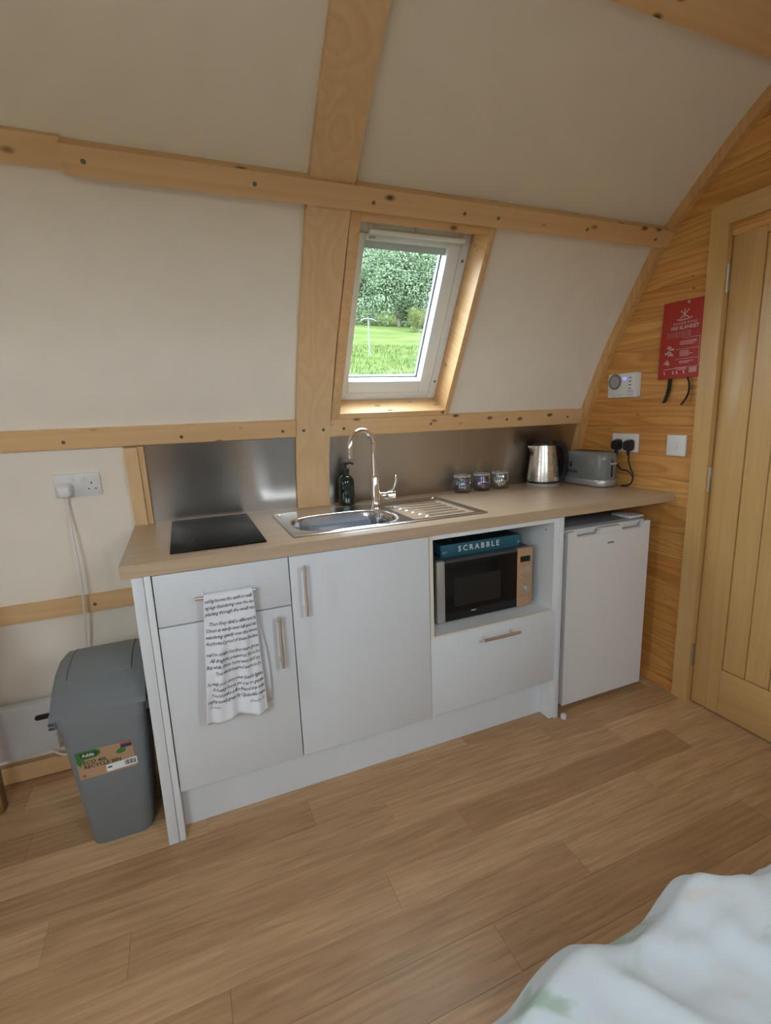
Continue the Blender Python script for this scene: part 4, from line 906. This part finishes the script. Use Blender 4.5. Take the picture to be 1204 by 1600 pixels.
gv = [[dv.bm.verts.new(dpt(i, j)) for j in range(nyd+1)] for i in range(nxd+1)]
for i in range(nxd):
    for j in range(nyd): dv.bm.faces.new((gv[i][j], gv[i+1][j], gv[i+1][j+1], gv[i][j+1]))
o = part('duvet', dv, 'duvet', smooth=180); tag(o, 'pale crumpled duvet with a faint leafy print on the bed', 'duvet')
sm = o.modifiers.new('thickness', 'SOLIDIFY'); sm.thickness = .014; sm.offset = -1

# ------------------------------------------------------------------ outside
def ground_z(x, y):
    if y < 3: return -.45
    b = -.45+max(0, y-8)*.225+.35*noise.noise(Vector((x*.05, y*.07, 3)))*min(1, (y-3)/10)+.012*max(0, y-8)*math.sin(x*.04)
    return b if y < 72 else b+(y-72)*.12
gm_ = MB(); xs2 = [-60+i*3 for i in range(55)]; ys2 = [-60, -30, -10, 0, 2.9]+[3+i*2.2 for i in range(60)]
gg = [[gm_.bm.verts.new((x, y, ground_z(x, y))) for y in ys2] for x in xs2]
for i in range(len(xs2)-1):
    for j in range(len(ys2)-1): gm_.bm.faces.new((gg[i][j], gg[i+1][j], gg[i+1][j+1], gg[i][j+1]))
o = part('meadow_hillside', gm_, 'meadow', smooth=180); tag(o, 'bright green grassy hillside outside the roof window', 'meadow', kind='structure')
M['gravel'] = plain('bounce_gravel', (.58, .56, .52), .9, var=.2, vscale=40)
o = part('bounce_terrace', bx(-14, -2.35, -8, 2.8, -.44, -.12), 'gravel'); tag(o, 'pale gravel terrace outside the glazed doors', 'terrace', kind='structure')  # unseen ground, added to reflect neutral light indoors instead of green
gt = MB(); rs = random.Random(11)
for i in range(5200):
    dd_ = rs.uniform(14, 46); az_ = R(rs.uniform(12, 38)); x, y = .2+dd_*math.sin(az_), -1.47+dd_*math.cos(az_); z = ground_z(x, y)
    for k in range(3):
        h_ = rs.uniform(.15, .5)*(1.2 if dd_ < 24 else .55); a = rs.uniform(0, 6.28); lean = rs.uniform(.05, .25); w_ = .02
        px, py = x+rs.uniform(-.2, .2), y+rs.uniform(-.2, .2); c_, s_ = math.cos(a), math.sin(a)
        gt.bm.faces.new([gt.bm.verts.new(p) for p in ((px-w_*c_, py-w_*s_, z-.05), (px+w_*c_, py+w_*s_, z-.05), (px+lean*s_, py-lean*c_, z+h_))])
me = bpy.data.meshes.new('long_grass'); gt.bm.to_mesh(me); gt.bm.free(); o = part('long_grass', me, 'grass_tuft', smooth=0); tag(o, 'long grass growing on the hillside outside the roof window', 'grass', kind='stuff')
def tree_mesh(seed, n=15000, H=10.0, Wd=4.6):
    rs = random.Random(seed); m_ = MB(); blobs = [(rs.uniform(-Wd*.6, Wd*.6), rs.uniform(-Wd*.5, Wd*.5), H*rs.uniform(.04, .82), Wd*rs.uniform(.30, .50)) for _ in range(26)]
    for i in range(n):
        bx_, by_, bz_, br_ = rs.choice(blobs); dvec = Vector((rs.gauss(0, 1), rs.gauss(0, 1), rs.gauss(0, 1))).normalized(); p = Vector((bx_, by_, bz_))+dvec*br_*rs.uniform(.75, 1.05)
        a = Vector((rs.gauss(0, 1), rs.gauss(0, 1), rs.gauss(0, 1))); a = (a-dvec*a.dot(dvec)*.7).normalized(); b = a.cross(dvec).normalized(); s_ = rs.uniform(.06, .15)
        m_.bm.faces.new([m_.bm.verts.new(p+v) for v in (a*s_, b*s_*.7, -a*s_, -b*s_*.7)])
    me_ = bpy.data.meshes.new('crown'); m_.bm.to_mesh(me_); m_.bm.free(); return me_
crowns = [tree_mesh(s) for s in (1, 2, 3)]
trunk = MB().tube([(0, 0, -.5), (.1, 0, 2), (.0, .1, 5), (.2, 0, 7.5)], [.22, .18, .12, .06], 8).mesh('trunk')
def tree(az_deg, dist, sc_, k, label, leaf='leaves', group='trees on the hillside'):
    a = R(az_deg); x, y = .194+dist*math.sin(a), -1.472+dist*math.cos(a); t = thing('broadleaf_tree', label, 'tree', mat=Matrix.Translation((x, y, ground_z(x, y))) @ Matrix.Rotation(k*1.3+az_deg, 4, 'Z') @ Matrix.Scale(sc_, 4), group=group)
    c_ = link('crown', crowns[k % 3] if leaf == 'leaves' else crowns[k % 3].copy(), t); c_.data.materials.clear(); c_.data.materials.append(M[leaf]); part('trunk', trunk, 'bark', t)
for i, (az_, ds_, sc_) in enumerate(((14, 84, 1.15), (18.2, 80, 1.0), (21.2, 77, 1.12), (24.4, 76, 1.28), (27.3, 75, 1.22), (30.5, 77, 1.15), (34, 80, 1.2), (37.5, 84, 1.2), (16, 97, 1.25), (20, 96, 1.3), (23, 95, 1.4), (29, 95, 1.5), (32.5, 98, 1.4))):
    tree(az_, ds_, sc_, i, 'leafy green tree in the wood at the top of the meadow')
tree(26.6, 66, .33, 1, 'small yellowish bush tree in front of the wood', 'leaves2', None)
a = R(21.0); x, y = .194+36*math.sin(a), -1.472+36*math.cos(a); gz = ground_z(x, y)
pp = thing('post', 'slender pale post with a curved top standing in the meadow', 'post', (x, y, gz))
part('shaft', MB().tube([(0, 0, -.1), (0, 0, 1.2), (.02, 0, 2.4)], [.07, .06, .05], 8), 'post', pp); part('curved_top', MB().tube([(-.55, 0, 2.28), (-.3, 0, 2.42), (0, 0, 2.45), (.3, 0, 2.42), (.6, 0, 2.3)], .05, 8), 'post', pp)
for o in bpy.data.objects:
    if '_w' in o: del o['_w']
